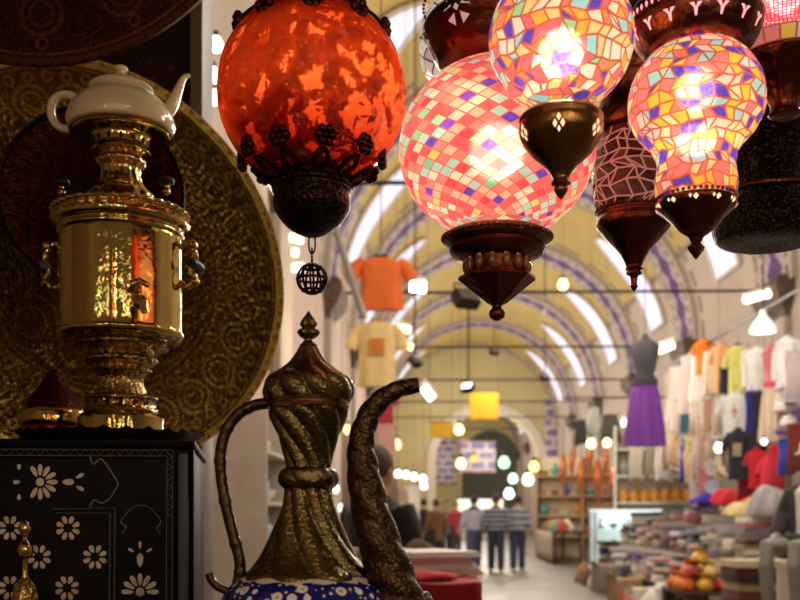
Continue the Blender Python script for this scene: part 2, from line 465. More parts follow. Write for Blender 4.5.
# cross wall with a lower arch, nearer than the far end
YW = 50.; wx0, wx1, wz = at(436, 460, YW).x, at(538, 460, YW).x, at(490, 462, YW).z
wc, wr = (wx0 + wx1) / 2, (wx1 - wx0) / 2; wtop = at(490, 412, YW).z - wz
def arch_pts(g, y, n=20): return [(wc + (wr + g), y, 0), (wc + (wr + g), y, wz)] + [(wc + (wr + g) * math.cos(PI * k / n), y, wz + (wtop + g) * math.sin(PI * k / n)) for k in range(1, n)] + [(wc - (wr + g), y, wz), (wc - (wr + g), y, 0)]
outw = [(XR, YW, 0), (XR, YW, ZS)] + [(XC + RV * math.cos(PI * k / 20), YW, ZS + RV * math.sin(PI * k / 20)) for k in range(1, 20)] + [(XL, YW, ZS), (XL, YW, 0)]
b = B(); b.rings([arch_pts(0, YW + .8), arch_pts(0, YW), outw], closed=False); struct(b.build('wall_middle', wall_mat('cross_wall_plaster', '#b0a478', '#c8bc90')))
b = B(); b.rings([arch_pts(.02, YW - .02), arch_pts(.02, YW - .12), arch_pts(.45, YW - .12), arch_pts(.45, YW - .02)], closed=False); struct(b.build('trim_33', P('pale_arch_band', '#cfc6b4', .7)))
b = B(); b.grid(1, 1, lambda u, v: (ax0 - 1 + (ax1 - ax0 + 2) * u, Y1 + 5, 9 * v)); struct(b.build('wall_beyond', P('dim_green_wall', '#66685a', .8, em=.12)))  # the wall carries a faint added glow of its own
b = B(); p0, p1 = at(545, 462, 49.9), at(559, 396, 49.9); b.box((p0.x, 49.8, p0.z), (p1.x, 49.96, p1.z), .03); struct(b.build('trim_32', tile_m))
# ================================================================ METALS
copper = P('aged_copper', '#6e3a28', .3, 1., .4, 16., .2, 70.)
copper_plain = P('polished_copper', '#6a3624', .34, 1., .3, 20., .15, 90.)
bronze = P('dark_bronze_lamp', '#8a6234', .3, 1., .3, 18., .12, 60.)
darkmet = engraved('blackened_metal', '#3c2a24', '#160c0a', .34, 60., .45)
ewerm = engraved('antique_brass_chased', '#7e6c42', '#5e4e2c', .26, 80., .3)
ewerd = engraved('dark_chased_spout', '#54422c', '#3a2a1a', .3, 75., .35)
ewerh = P('dark_handle_brass', '#4e3e2a', .3, 1., .3, 25., .2, 120.)
ewerp = P('antique_brass_plain', '#74633c', .28, 1., .35, 25., .25, 120.)
brass = P('bright_brass', '#c8ab64', .07, 1., .14, 12., .06, 40.)
brass_ch = engraved('bright_brass_chased', '#ccb06c', '#8a7038', .1, 45., .5)
glow_m = EM('lamp_light_through_holes', '#ffb890', 2.2)  # flat glowing patches stand in for lamplight through holes
glow_p = EM('pink_light_through_holes', '#ff9a98', 1.8)
bulb_m = EM('bulb_glass_lit', '#ffe2b8', 60.)
blackw = P('black_lacquer', '#080706', .5, 0, .2)
blackw.node_tree.nodes['Principled BSDF'].inputs['Specular IOR Level'].default_value = .06
BEAM_Z = 2.62

def chain(parent, x, y, z0, z1, r=.006, name='chain', m=None, off=(0, 0, 0)):
    b = B(); n = max(2, int((z1 - z0) / (r * 3.2)))
    for i in range(n):
        zc = z0 + (z1 - z0) * (i + .5) / n; h = (z1 - z0) / n * .72
        pts = [Vector((x + (r * .8 * math.cos(t) if i % 2 else 0), y + (0 if i % 2 else r * .8 * math.cos(t)), zc + h * math.sin(t))) for t in [2 * PI * k / 10 for k in range(11)]]
        b.tube(pts, r * .22, 5, cap=False)
    return b.build(name, m or darkmet, parent)
def beads_ring(b, r, z, n, s):
    for k in range(n):
        t = 2 * PI * k / n; b.sphere((r * math.cos(t), r * math.sin(t), z), s, 6, 4)
def patches(prof, th_list, zc, shape, m, name, parent, off=.0008):
    """little pierced openings lying on a turned surface; shape = polygons in (along, up) metres"""
    def rad(z):
        for (r0, z0), (r1, z1) in zip(prof, prof[1:]):
            if min(z0, z1) <= z <= max(z0, z1) and abs(z1 - z0) > 1e-7: return r0 + (r1 - r0) * (z - z0) / (z1 - z0)
        return prof[0][0]
    for th in th_list:
        b = B()
        for poly in shape:
            pts = []
            for u, v in poly:
                r = rad(zc + v) + off; t = th + u / max(r, .01)
                pts.append((r * math.cos(t), r * math.sin(t), zc + v))
            b.poly(pts)
        b.build(name, m, parent, smooth=False)
def dia(w, h, cx=0, cy=0): return [(cx - w, cy), (cx, cy - h), (cx + w, cy), (cx, cy + h)]
def star8(r, cx=0, cy=0):
    out = []
    for k in range(5):
        t = 2 * PI * k / 5 + .3
        out.append([(cx + r * .35 * math.cos(t), cy + r * .35 * math.sin(t)), (cx + r * math.cos(t - .35), cy + r * math.sin(t - .35)), (cx + r * math.cos(t + .35), cy + r * math.sin(t + .35))])
    out.append(dia(r * .22, r * .22, cx, cy)); return out
def bulb(parent, z, r=.02, e=None):
    b = B(); b.sphere((0, 0, z), r, 14, 8); b.build('bulb', e or bulb_m, parent)
def toward(a):   # angle on an axis that faces the camera
    return math.atan2(CAM.y - a.base.y, CAM.x - a.base.x)

# ================================================================ LANTERNS
def chips(prof, nu, nv, seed, gap=.0011, jit=.31):
    """a lathe surface cut into irregular four- and three-sided glass chips; material 0 = glass, 1 = grout"""
    q = random.Random(seed); L = [0]
    for a, b in zip(prof, prof[1:]): L.append(L[-1] + math.hypot(b[0] - a[0], b[1] - a[1]))
    def ev(t):
        t = min(max(t, 0), 1) * L[-1]
        for i in range(len(prof) - 1):
            if t <= L[i + 1] + 1e-9:
                f = (t - L[i]) / max(1e-9, L[i + 1] - L[i]); return (prof[i][0] + f * (prof[i + 1][0] - prof[i][0]), prof[i][1] + f * (prof[i + 1][1] - prof[i][1]))
        return prof[-1]
    rm_ = max(p[0] for p in prof)
    b = B(); bm = b.bm; V = []
    for j in range(nv + 1):
        row = []; ph = q.random()
        for i in range(nu):
            t = 2 * PI * (i + q.uniform(-jit, jit) + .5 * (j % 2)) / nu; v = (j + (q.uniform(-jit, jit) if 0 < j < nv else 0)) / nv
            rr, z = ev(v); row.append(bm.verts.new((rr * math.cos(t), rr * math.sin(t), z)))
        V.append(row)
    for j in range(nv):
        i = 0
        while i < nu:
            k = (i + 1) % nu; k2 = (i + 2) % nu
            rr = ev((j + .5) / nv)[0] / rm_
            if q.random() > rr * 1.15 - .05 and i + 2 <= nu:
                bm.faces.new((V[j][i], V[j][k], V[j][k2], V[j + 1][k2], V[j + 1][k], V[j + 1][i])); i += 2; continue
            c = (V[j][i], V[j][k], V[j + 1][k], V[j + 1][i]); x = q.random()
            if x < .08: bm.faces.new((c[0], c[1], c[2])); bm.faces.new((c[0], c[2], c[3]))
            elif x < .17: bm.faces.new((c[0], c[1], c[3])); bm.faces.new((c[1], c[2], c[3]))
            else: bm.faces.new(c)
            i += 1
    fs = list(bm.faces)
    bmesh.ops.recalc_face_normals(bm, faces=fs)
    for f in fs:
        x = q.random()
        for l in f.loops: l[b.uvl].uv = (x, .5)
    res = bmesh.ops.inset_individual(bm, faces=fs, thickness=gap, depth=.0006, use_even_offset=True)
    for f in res['faces']: f.material_index = 1
    for f in bm.faces: f.smooth = False
    return b
# --- red blown-glass lantern
def red_glass():
    a = N('red_blown_glass'); o = a.obj
    v = a.vor(o, 40., 'SMOOTH_F1'); nz = a.noise(o, 26, 3)
    h = a.math('ADD', v.outputs[0], a.math('MULTIPLY', nz, 1.2))
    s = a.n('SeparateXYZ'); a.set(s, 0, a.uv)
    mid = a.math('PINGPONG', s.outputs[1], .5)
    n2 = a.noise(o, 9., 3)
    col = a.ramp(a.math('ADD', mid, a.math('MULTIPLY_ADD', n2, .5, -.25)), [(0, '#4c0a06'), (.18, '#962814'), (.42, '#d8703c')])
    p = a.pr(Base_Color=col, Roughness=.16, IOR=1.4); a.set(p, 'Transmission Weight', .6)
    a.set(p, 'Normal', a.bump(h, .9, .02))
    tr = a.n('BsdfTranslucent'); a.set(tr, 'Color', col); a.set(tr, 'Normal', a.bump(h, .9, .02))
    m = a.n('MixShader', {0: .58}); a.t.links.new(p.outputs[0], m.inputs[1]); a.t.links.new(tr.outputs[0], m.inputs[2])
    a.surf(m.outputs[0]); return a.m
A = Ax(312, 95, 1.3, 237)
L = thing('glass_lantern', 'round red blown-glass lantern with dark metal flowers and a small ball hanging beneath', 'lantern', A.base)
g = A.globe(94, 95, .99, -68, 74)
g2 = [(r * .96, A.z(95) + (z - A.z(95)) * .965) for r, z in g]
from mathutils import noise as MN
g = A.globe(94, 95, .99, -68, 74, n=110); g2 = [(r * .96, A.z(95) + (z - A.z(95)) * .965) for r, z in g]
def dent(k):
    def f(t, r, z, l):
        v = Vector((r * math.cos(t), r * math.sin(t), z)) * 34
        return r * (1 + k * (MN.noise(v) + .5 * MN.noise(v * 2.1)))
    return f
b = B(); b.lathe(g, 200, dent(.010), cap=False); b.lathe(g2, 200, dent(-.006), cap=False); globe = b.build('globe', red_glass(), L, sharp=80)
cup = A.smooth([(0, 237), (12, 233), (27, 221), (37, 206), (39, 197), (38, 190), (40, 184), (37, 180), (40, 173), (36, 167)], 5)
b = B(); b.lathe(cup, 40, cap=False); beads_ring(b, A.prof([(39, 187)])[0][0], A.z(187), 40, .0028); beads_ring(b, A.prof([(39.5, 175)])[0][0], A.z(175), 40, .0028); b.build('collar', darkmet, L)
ta = toward(A)
rg = A.prof([(94, 95)])[0][0]; zc = A.z(95)
def on_globe(th, lat, off=.002): 
    r = rg + off; return Vector((r * math.cos(lat) * math.cos(th), r * math.cos(lat) * math.sin(th), zc + r * .99 * math.sin(lat)))
redmet = P('dark_red_metal', '#3a0c08', .3, .8)
for k in range(10):
    th = ta + 2 * PI * k / 10 + .18
    b = B()
    for s_ in (-1, 1):
        b.tube([on_globe(th + s_ * (.01 + .13 * math.sin(PI * q / 8)), math.radians(-68 + 17 * q / 8)) for q in range(9)], .0034, 6)
    c = on_globe(th, math.radians(-43), .003)
    for q in range(6):
        t = 2 * PI * q / 6; e1 = Vector((-math.sin(th), math.cos(th), 0)); e2 = Vector((0, 0, 1))
        b.sphere(c + (e1 * math.cos(t) + e2 * math.sin(t)) * .0085, .0062, 8, 5)
    b.sphere(c, .0042, 8, 5); b.build('metal_flower', redmet, L)
cap = A.smooth([(30, -2), (44, 2), (40, -8), (26, -16), (24, -30), (14, -40), (4, -48)], 5)
b = B(); b.lathe(cap, 40); 
for k in range(10):
    th = ta + 2 * PI * k / 10
    b.tube([on_globe(th, math.radians(74 - 34 * q / 8)) for q in range(9)], [.006 - .004 * abs(q / 8 - .4) for q in range(9)], 6)
    c = on_globe(th, math.radians(38), .003)
    for q in range(6):
        t = 2 * PI * q / 6; b.sphere(c + (Vector((-math.sin(th), math.cos(th), 0)) * math.cos(t) + Vector((0, 0, 1)) * math.sin(t)) * .008, .006, 7, 4)
b.build('crown', redmet, L)
chain(L, 0, 0, A.z(266), A.z(236), .0055)
ball_z = A.z(279); rb = 15 * A.k(279)
b = B()
for k in range(12):
    t = 2 * PI * k / 12
    b.tube([(rb * math.cos(q) * math.cos(t), rb * math.cos(q) * math.sin(t), ball_z + rb * math.sin(q)) for q in [-PI / 2 + PI * i / 10 for i in range(11)]], .0016, 5)
for lat in (-.85, 0, .85): b.tube([(rb * math.cos(lat) * math.cos(t), rb * math.cos(lat) * math.sin(t), ball_z + rb * math.sin(lat)) for t in [2 * PI * i / 24 for i in range(25)]], .002, 5)
b.build('pierced_ball', darkmet, L)
chain(L, 0, 0, A.z(-46), BEAM_Z - A.z0, .008, 'hanging_chain')
bulb(L, zc + .02, .012, EM('dim_bulb', '#ff9a50', 6.))
light('POINT', L.location + Vector((.03, .04, zc)), 1.0, '#ffd0a0', .03)  # unseen light added inside the globe to brighten the red glass

def finish_hang(A, L, top_py): chain(L, 0, 0, A.z(top_py), BEAM_Z - A.z0, .008, 'hanging_chain')

# --- pink diamond mosaic lantern
A = Ax(497, 150, 1.42, 320)
L = thing('mosaic_lantern', 'large pink globe lantern of diamond mosaic tiles with a dark copper base', 'lantern', A.base)
b = B(); b.lathe(A.globe(98, 150, .9, -62, 66), 72, cap=False); b.build('globe', mosaic('pink_mosaic', 'pink', 'diamond', nu=31, nv=17.5, grout='#e87868', glow=.36, edge=.06, grow=.5), L, sharp=80)
A2 = Ax(490, 250, 1.42, 320)
pr = A2.prof([(50, 227), (54, 231), (53, 235), (47, 240), (48, 244), (45, 250), (34, 256)])
b = B(); b.lathe(pr, 48, cap=False); beads_ring(b, pr[1][0], pr[1][1], 56, .0032)
b.build('collar', copper, L)
zz = A2.prof([(31, 255), (29, 263), (31, 271)])
b = B(); b.lathe(zz, 40, cap=False)
b.build('neck', copper_plain, L)
gb = P('amber_glass_beads', '#8a5c40', .12, .3)
b = B()
for k in range(14):
    t = 2 * PI * k / 14; r = zz[1][0] + .002
    b.sphere((r * math.cos(t), r * math.sin(t), zz[1][1]), .0062, 10, 8, (1, 1, 1.8))
b.build('bead_band', gb, L)
pr = A2.prof([(30, 270), (38, 272), (39, 275), (9, 303)])
b = B(); b.lathe(pr, 8, cap=True); b.build('cone', copper_plain, L, sharp=20)
b = B(); b.lathe(A2.smooth([(9, 302), (5, 306), (8, 311), (7, 317), (1, 321)], 5), 20); b.build('finial', copper_plain, L)
A3 = Ax(490, 40, 1.42, 320)
crown = A3.smooth([(46, 70), (44, 62), (60, 48), (68, 30), (74, 16), (73, 8), (66, 2), (45, -10), (20, -24), (4, -34)], 5)
crown = [(r, A3.z0 + z - A.z0) for r, z in crown]
b = B(); b.lathe(crown, 56, cap=False); 
for py, hw in ((62, 45), (8, 73.5)): beads_ring(b, hw * A3.k(py), A3.zw(py) - A.z0, 60, .0022)
b.build('crown', copper, L)
patches(crown, [toward(A) + q for q in (-.55, .45, 1.45, -1.5)], A3.zw(36) - A.z0, star8(.021), P('pale_glass', '#d8b8ac', .2, em=.35), 'pierced_star', L)  # star inlay glows by itself, for lamplight behind the crown
bulb(L, A.z(150), .034, EM('bulb_a', '#ffe6c8', 11)); finish_hang(A, L, -34)

# --- multicolour globe lantern in front
A = Ax(561, 40, 1.08, 192)
L = thing('mosaic_lantern', 'multicoloured chip-mosaic globe lantern with a plain bronze bell base, in front of the pink globe', 'lantern', A.base)
b = B(); b.bm.free(); b = chips(A.globe(72, 40, .97, -62, 66), 36, 13, 3); b.build('globe', [mosaic('chip_mosaic_warm', 'multi', 'mesh', 84., glow=.32, grow=.5), mosaic('chip_grout_warm', 'grout', 'mesh', 84., glow=.25, grow=.5)], L, smooth=False)
A2 = Ax(565, 140, 1.08, 192)
bell = A2.smooth([(38, 107), (42, 111), (41, 116), (42, 120), (40, 131), (30, 148), (17, 162), (10, 172), (8, 178), (10, 182), (5, 186)], 5)
b = B(); b.lathe(bell, 48, cap=True); b.build('base', bronze, L)
sh = [dia(.0024, .004, 0, .005), dia(.0024, .004, -.004, -.001), dia(.0024, .004, .004, -.001), dia(.0018, .003, 0, -.006)]
patches(bell, [toward(A) + q for q in (-1.1, -.05, 1.0, 2.1)], A2.z(137), sh, glow_m, 'pierced_opening', L)
b = B(); b.lathe(A2.smooth([(5, 183), (7, 188), (5, 193), (1, 199)], 5), 16); b.build('finial', bronze, L)
cr = A.smooth([(40, -18), (46, -22), (44, -34), (30, -46), (26, -62), (6, -76)], 5)
b = B(); b.lathe(cr, 40); b.build('crown', bronze, L)
bulb(L, A.z(52), .022, EM('bulb_b', '#fff4e4', 17)); finish_hang(A, L, -76)

# --- pinched vase lantern
A = Ax(696, 100, 1.15, 255)
L = thing('mosaic_lantern', 'pinched vase-shaped mosaic lantern in blue, yellow and pink tiles', 'lantern', A.base)
vp = A.smooth([(34, 200), (39, 190), (40.5, 178), (38, 164), (37, 154), (43, 140), (57, 122), (65, 104), (66.5, 86), (62, 66), (50, 50), (36, 41)], 7)
b = B(); b.bm.free(); b = chips(vp, 31, 17, 8); b.build('globe', [mosaic('chip_mosaic_blue', 'vase', 'mesh', 80., glow=.32, grow=.5), mosaic('chip_grout_blue', 'grout', 'mesh', 80., glow=.25, grow=.5)], L, smooth=False)
cone = A.smooth([(35, 194), (39, 196), (39, 201), (36, 205), (26, 216), (17, 228), (8, 236), (6, 240), (4, 243)], 5)
b = B(); b.lathe(cone, 44); beads_ring(b, 39 * A.k(199), A.z(199), 44, .0022); b.build('base', copper, L)
patches(cone, [toward(A) + 2 * PI * k / 11 for k in range(11)], A.z(209), [dia(.003, .003, 0, .002), dia(.0018, .0022, -.006, .003)], glow_m, 'pierced_opening', L)
b = B(); b.lathe(A.prof([(3, 241), (9, 246), (8, 249), (1, 259)]), 6); b.build('finial', copper_plain, L, sharp=20)
bowl = A.smooth([(36, 46), (50, 40), (60, 26), (65, 8), (64, -6), (50, -18), (22, -30), (6, -44)], 6)
b = B(); b.lathe(bowl, 56, cap=False); beads_ring(b, 65 * A.k(2), A.z(2), 60, .0024); b.build('crown', copper, L)
tri = [[(-.007, .004), (-.002, .004), (0, -.001), (.002, .004), (.007, .004), (.002, -.001), (.001, -.008), (-.001, -.008), (-.002, -.001)]]
patches(bowl, [toward(A) + q for q in (-1.2, -.8, -.4, 0, .4, .8, 1.2)], A.z(36), tri, glow_p, 'pierced_opening', L)
patches(bowl, [toward(A) + q * .11 for q in range(-13, 14)], A.z(20), [dia(.0022, .004)], glow_p, 'pierced_slot', L)
bulb(L, A.z(140), .02, EM('bulb_c', '#fff4e4', 11)); bulb(L, A.z(90), .02, EM('bulb_c', '#fff4e4', 11)); finish_hang(A, L, -44)

# --- unlit brown mosaic lantern
A = Ax(634, 165, 1.55, 291)
L = thing('mosaic_lantern', 'unlit brown mosaic lantern with a turned copper base, between two bright mosaic lanterns', 'lantern', A.base)
gp = A.smooth([(34, 208), (38, 200), (41, 180), (41, 160), (37, 140), (30, 126)], 6)
b = B(); b.bm.free(); b = chips(gp, 19, 8, 5, gap=.0013); b.build('globe', [mosaic('brown_mosaic', 'dark', 'mesh', 54., glow=.16, lit=0.), P('pinkish_grout', '#c88a78', .7, em=.3)], L, smooth=False)  # unlit tiles and grout get a small added glow
ba = A.smooth([(34, 205), (37, 208), (36, 212), (37, 217), (35, 224), (26, 236), (15, 250), (9, 262), (8, 266), (9, 268), (7, 270), (8, 273), (4, 276), (3, 284), (4, 286), (1, 291)], 5)
b = B(); b.lathe(ba, 44); beads_ring(b, 37 * A.k(211), A.z(211), 44, .0026); b.build('base', copper, L)
cr = A.smooth([(29, 128), (36, 122), (38, 108), (33, 92), (36, 70), (38, 40), (34, 10), (20, -6), (4, -20)], 5)
b = B(); b.lathe(cr, 44); b.build('crown', copper, L); finish_hang(A, L, -20)

# --- pink beaded lantern, upper corner
A = Ax(785, -10, 1.3, 118)
L = thing('mosaic_lantern', 'pink beaded lantern with a row of white and blue tiles above a fluted copper cone', 'lantern', A.base)
b = B(); b.lathe(A.globe(62, 6, .9, -38, 60), 56, cap=False); b.build('globe', mosaic('pink_beads', 'beads', 'grid', nu=90, nv=40, grout='#c03048', glow=.55, edge=.12), L, sharp=80)
b = B(); tp = A.prof([(49, 50), (53, 42), (55, 35)]); b.lathe(tp, 48, cap=False)
b.build('tile_band', mosaic('white_blue_band', 'vase', 'grid', nu=22, nv=1., grout='#d06060', glow=.3, lit=0.), L)
cn = A.smooth([(49, 50), (51, 52), (47, 58), (35, 71), (22, 86), (15, 100), (14, 108), (16, 112), (8, 117)], 5)
b = B(); b.lathe(cn, 48, fn=lambda t, r, z, l: r * (1 + .045 * math.cos(12 * t) * math.sin(PI * l))); b.build('base', copper, L)
patches(cn, [toward(A) + .35], A.z(53), [dia(.004, .003)], glow_m, 'pierced_opening', L)
cr = A.smooth([(34, -56), (42, -60), (36, -74), (10, -90)], 5); b = B(); b.lathe(cr, 40); b.build('crown', copper, L)
bulb(L, A.z(-4), .02, EM('bulb_d', '#ffd8c8', 10)); finish_hang(A, L, -90)

# --- dark unlit hanging drums
A = Ax(768, 150, 1.6, 250)
L = thing('metal_lantern', 'dark unlit pierced-metal lantern with a wide round-bottomed drum', 'lantern', A.base)
dr = A.smooth([(6, 243), (34, 241), (48, 235), (53, 225), (54, 213), (52, 202), (46, 194), (40, 188), (38, 172), (41, 150), (42, 120), (40, 96), (44, 90), (40, 82), (20, 70), (5, 58)], 6)
b = B(); b.lathe(dr, 56, fn=lambda t, r, z, l: r * (1 + .012 * math.cos(26 * t) * math.cos(90 * l))); b.build('drum', engraved('pierced_dark_metal', '#4c3a2c', '#080605', .28, 80, 1.), L)
for py, hw in ((196, 48), (92, 44)):
    b = B(); rr = hw * A.k(py); b.tube([(rr * math.cos(t), rr * math.sin(t), A.z(py)) for t in [2 * PI * i / 40 for i in range(41)]], .004, 6, cap=False); b.build('rim', copper, L)
finish_hang(A, L, 58)
# --- pale lantern half hidden behind the pink one
A = Ax(462, 40, 1.72, 100)
L = thing('glass_lantern', 'pale netted glass lantern half hidden behind the crown of the pink globe', 'lantern', A.base)
b = B(); b.lathe(A.globe(43, 44, 1.25, -70, 70), 48, fn=lambda t, r, z, l: r * (1 + .02 * math.cos(10 * t + 6 * l)), cap=False)
b.build('globe', mosaic('pale_net', 'pale', 'diamond', nu=9, nv=6., grout='#6a4a3c', glow=.5, lit=0., edge=.06), L, sharp=80)  # unlit globe brightened by a glow added to its tiles
b = B(); b.lathe(A.smooth([(14, -8), (26, -4), (22, -18), (5, -30)], 5), 32); b.build('crown', copper, L)
b = B(); b.lathe(A.smooth([(20, 90), (22, 94), (10, 104), (1, 112)], 5), 32); b.build('base', copper, L); finish_hang(A, L, -30)

# ================================================================ EWER
A = Ax(308.5, 450, 1.05, 745)
E = thing('ewer', 'tall antique brass ewer with swirled neck, domed lid and blue enamel belly', 'ewer', A.base)
def ridge(n, k, amp, w=2.):
    def f(t, r, z, l):
        s = abs(math.sin(n * t / 2 + k * z))
        return r * (1 + amp * (s ** .7 - .7))
    return f
neck = A.smooth([(37, 405), (38, 410), (35, 420), (30, 434), (26, 446), (23.5, 456), (22.5, 466), (24, 470)], 6)
b = B(); b.lathe(neck, 112, ridge(8, 95, .2), cap=False); b.build('neck', ewerm, E, sharp=60)
kn = A.smooth([(23, 467), (28, 470), (30, 476), (29.5, 482), (26, 487), (23, 489)], 5)
b = B(); b.lathe(kn, 112, ridge(8, 95, .06), cap=False); b.build('knop', ewerp, E, sharp=60)
ln = A.smooth([(23, 487), (23.5, 494), (26, 506), (31, 522), (38, 540), (46, 556), (56, 569), (62, 576), (63, 580)], 6)
b = B(); b.lathe(ln, 128, ridge(8, 48, .2), cap=False); b.build('skirt', ewerm, E, sharp=60)
def enamel():
    a = N('blue_white_enamel'); o = a.obj
    v = a.vor(o, 62.); d = v.outputs[0]
    v2 = a.vor(o, 130.); 
    col = a.ramp(d, [(0, '#c8a890'), (.16, '#efe6dc'), (.34, '#1a1a70')], 'CONSTANT')
    dots = a.math('LESS_THAN', v2.outputs[0], .22); col = a.mix(dots, col, lin('#e8ddd0'))
    s = a.n('SeparateXYZ'); a.set(s, 0, a.uv); wv = a.math('MULTIPLY', a.math('SINE', a.math('MULTIPLY', s.outputs[0], 2 * PI * 14)), .012)
    edge = a.math('GREATER_THAN', a.math('ADD', s.outputs[1], wv), .945); col = a.mix(edge, col, lin('#e0d0c0'))
    p = a.pr(Base_Color=col, Roughness=.15); a.set(p, 'Normal', a.bump(d, .3, .004)); a.surf(p.outputs[0]); return a.m
bel = A.smooth([(48, 712), (72, 696), (88, 668), (92, 640), (89, 612), (82, 594), (74, 585), (64, 579), (60, 577)], 6)
b = B(); b.lathe(bel, 72, cap=False); b.build('belly', enamel(), E, sharp=80)
ft = A.smooth([(54, 745), (56, 738), (40, 728), (36, 718), (46, 711), (49, 708)], 5)
b = B(); b.lathe(ft, 60); b.build('foot', ewerp, E)
lid = A.smooth([(41, 400), (43.5, 394), (44.5, 387), (43, 380), (38, 374), (28, 368), (19, 361), (13.5, 354), (9, 346)], 6)
b = B(); b.lathe(lid, 128, ridge(9, 60, .16), cap=False); ld = b.build('lid', ewerm, E, sharp=60)
pr_ = A.prof([(38, 407), (41, 406), (42, 403.5), (40, 402), (41.5, 400.5), (42.5, 398), (40, 396)])
b = B(); b.lathe(pr_, 64, cap=False); b.build('rim_band', P('worn_copper_band', '#b08a64', .25, 1., .2), E)
fin = A.smooth([(7, 347), (9, 344.5), (6, 342), (4.5, 339), (8, 336), (10.5, 332), (9, 329), (6, 327.5), (8, 324), (6, 319), (3, 315), (.5, 311)], 4)
b = B(); b.lathe(fin, 40, lambda t, r, z, l: r * (1 + .1 * math.cos(9 * t) * (1 if l > .25 else 0))); b.build('finial', ewerp, ld)
def pz(pts, Y, base): return [at(x, y, Y) - base for x, y in pts]
hp = spline(pz([(271, 403), (256, 405), (240, 413), (227, 429), (221, 450), (221, 472), (225, 500), (232, 530), (239, 556), (240, 572), (236, 590)], 1.05, A.base), 6)
b = B(); b.tube(hp, [.0062 * (1 + (.18 if i % 9 == 0 else 0)) for i in range(len(hp))], 12); b.build('handle', ewerh, E)
hc = spline(pz([(209, 573), (212, 581), (220, 588), (232, 592)], 1.06, A.base), 6)
b = B(); b.tube(hc, .0045, 10); b.build('curl', ewerh, E)
spt = spline(pz([(414, 640), (401, 610), (392, 580), (380, 545), (369, 505), (363, 470), (361, 448), (364, 428), (372, 410), (386, 396), (402, 388), (419, 385)], 1.03, A.base), 6)
nS = len(spt)
def srad(i):
    t = i / (nS - 1)
    return .030 - .0165 * min(1, t / .55) - .0058 * max(0, (t - .55) / .45)
b = B(); spt = spline(spt, 3); nS = len(spt)
b.tube(spt, [srad(i) for i in range(nS)], 32, fn=lambda t, r, l: r * (1 + .15 * (abs(math.sin(1.5 * t + 34 * l)) ** .7 - .6)), up=(0, 1, 0)); b.build('spout', ewerd, E, sharp=60)
b = B(); R_ = [spt[3 * i] for i in range(0, 9)]
b.tube(R_, [.037, .038, .037, .036, .0355, .034, .034, .033, .031], 48, fn=lambda t, r, l: r * (1 + .05 * math.cos(14 * t)), up=(0, 1, 0)); b.build('spout_collar', ewerd, E, sharp=60)
# small stand carrying the ewer (below the frame)
zt = A.base.z; cx, cy = A.base.x, A.base.y
T = thing('side_table', 'small round wooden table under the brass ewer', 'table', (cx, cy, 0))
wood = P('walnut_wood', '#4a2c1a', .45, 0, .3, 14)
b = B(); b.lathe([(.24, zt - .035), (.25, zt - .025), (.25, zt - .004), (.24, zt)], 40); b.build('table_top', wood, T)
b = B(); b.lathe(spline([(.16, 0), (.15, .03), (.05, .08), (.035, .4), (.05, .7), (.04, zt - .1), (.08, zt - .036)], 4), 28); b.build('pedestal', wood, T)

# ================================================================ CABINET, SAMOVAR, TRAYS
YF = 1.6
zc_top = at(100, 441, YF).z
KR = math.radians(10.5)
cor = at(192, 520, YF)                      # front corner of the cabinet
K = thing('inlaid_cabinet', 'black lacquered cabinet inlaid with mother-of-pearl daisies and fans', 'cabinet', (cor.x, cor.y, 0), KR)
KM = Matrix.Translation(Vector((cor.x, cor.y, 0))) @ Matrix.Rotation(KR, 4, 'Z'); KI = KM.inverted()
cabx0 = -1.0
def kx(px, y=-.0): # local x of a pixel column on the front
    return kp(px, 520, y).x
def kp(px, py, ly):
    d = at(px, py, 2.) - CAM; n_ = KM.to_3x3() @ Vector((0, 1, 0)); p0 = KM @ Vector((0, ly, 0))
    return KI @ (CAM + d * ((p0 - CAM).dot(n_) / d.dot(n_)))
def kb(name, lo, hi, m=blackw, bev=.004, parent=K):
    b = B(); b.box(lo, hi, bev); return b.build(name, m, parent)
kb('carcass', (cabx0, .0, .0), (0, .52, zc_top - .012))
kb('top_board', (cabx0 - .01, -.012, zc_top - .012), (.006, .52, zc_top))
px, px2 = kx(178), kx(189)
kb('corner_moulding', (px, -.014, .0), (px2, .005, zc_top - .02), P('grey_black_moulding', '#2a2726', .45), .005)
kb('corner_post', (px2 + .003, -.012, .0), (.004, .02, zc_top - .014), blackw, .004)
def mop():
    a = N('mother_of_pearl'); nz = a.noise(a.obj, 60, 2)
    col = a.ramp(nz, [(.3, '#b4a088'), (.5, '#d8c8b0'), (.7, '#a8a294')])
    p = a.pr(Base_Color=col, Roughness=.3); a.set(p, 'Emission Color', col); a.set(p, 'Emission Strength', .0); a.surf(p.outputs[0]); return a.m
mopm = mop(); wire = P('tarnished_wire_inlay', '#7a6c60', .4, .5)
ebony = P('black_ebony', '#090709', .45)
ebony.node_tree.nodes['Principled BSDF'].inputs['Specular IOR Level'].default_value = .07
panel = kb('front_panel', (cabx0, -.006, .05), (px - .006, .002, zc_top - .03), ebony, .002)
def fp(x, y): return kp(x, y, -.0068)
def petal(b, cx, cy, ang, r0, r1, w):
    """ teardrop petal in pixels"""
    pts = []
    for k in range(12):
        t = 2 * PI * k / 12; u = (r0 + r1) / 2 + (r1 - r0) / 2 * math.cos(t); v = w * math.sin(t) * (.55 + .45 * (u - r0) / (r1 - r0))
        pts.append(fp(cx + u * math.cos(ang) - v * math.sin(ang), cy + u * math.sin(ang) + v * math.cos(ang)))
    b.poly(pts)
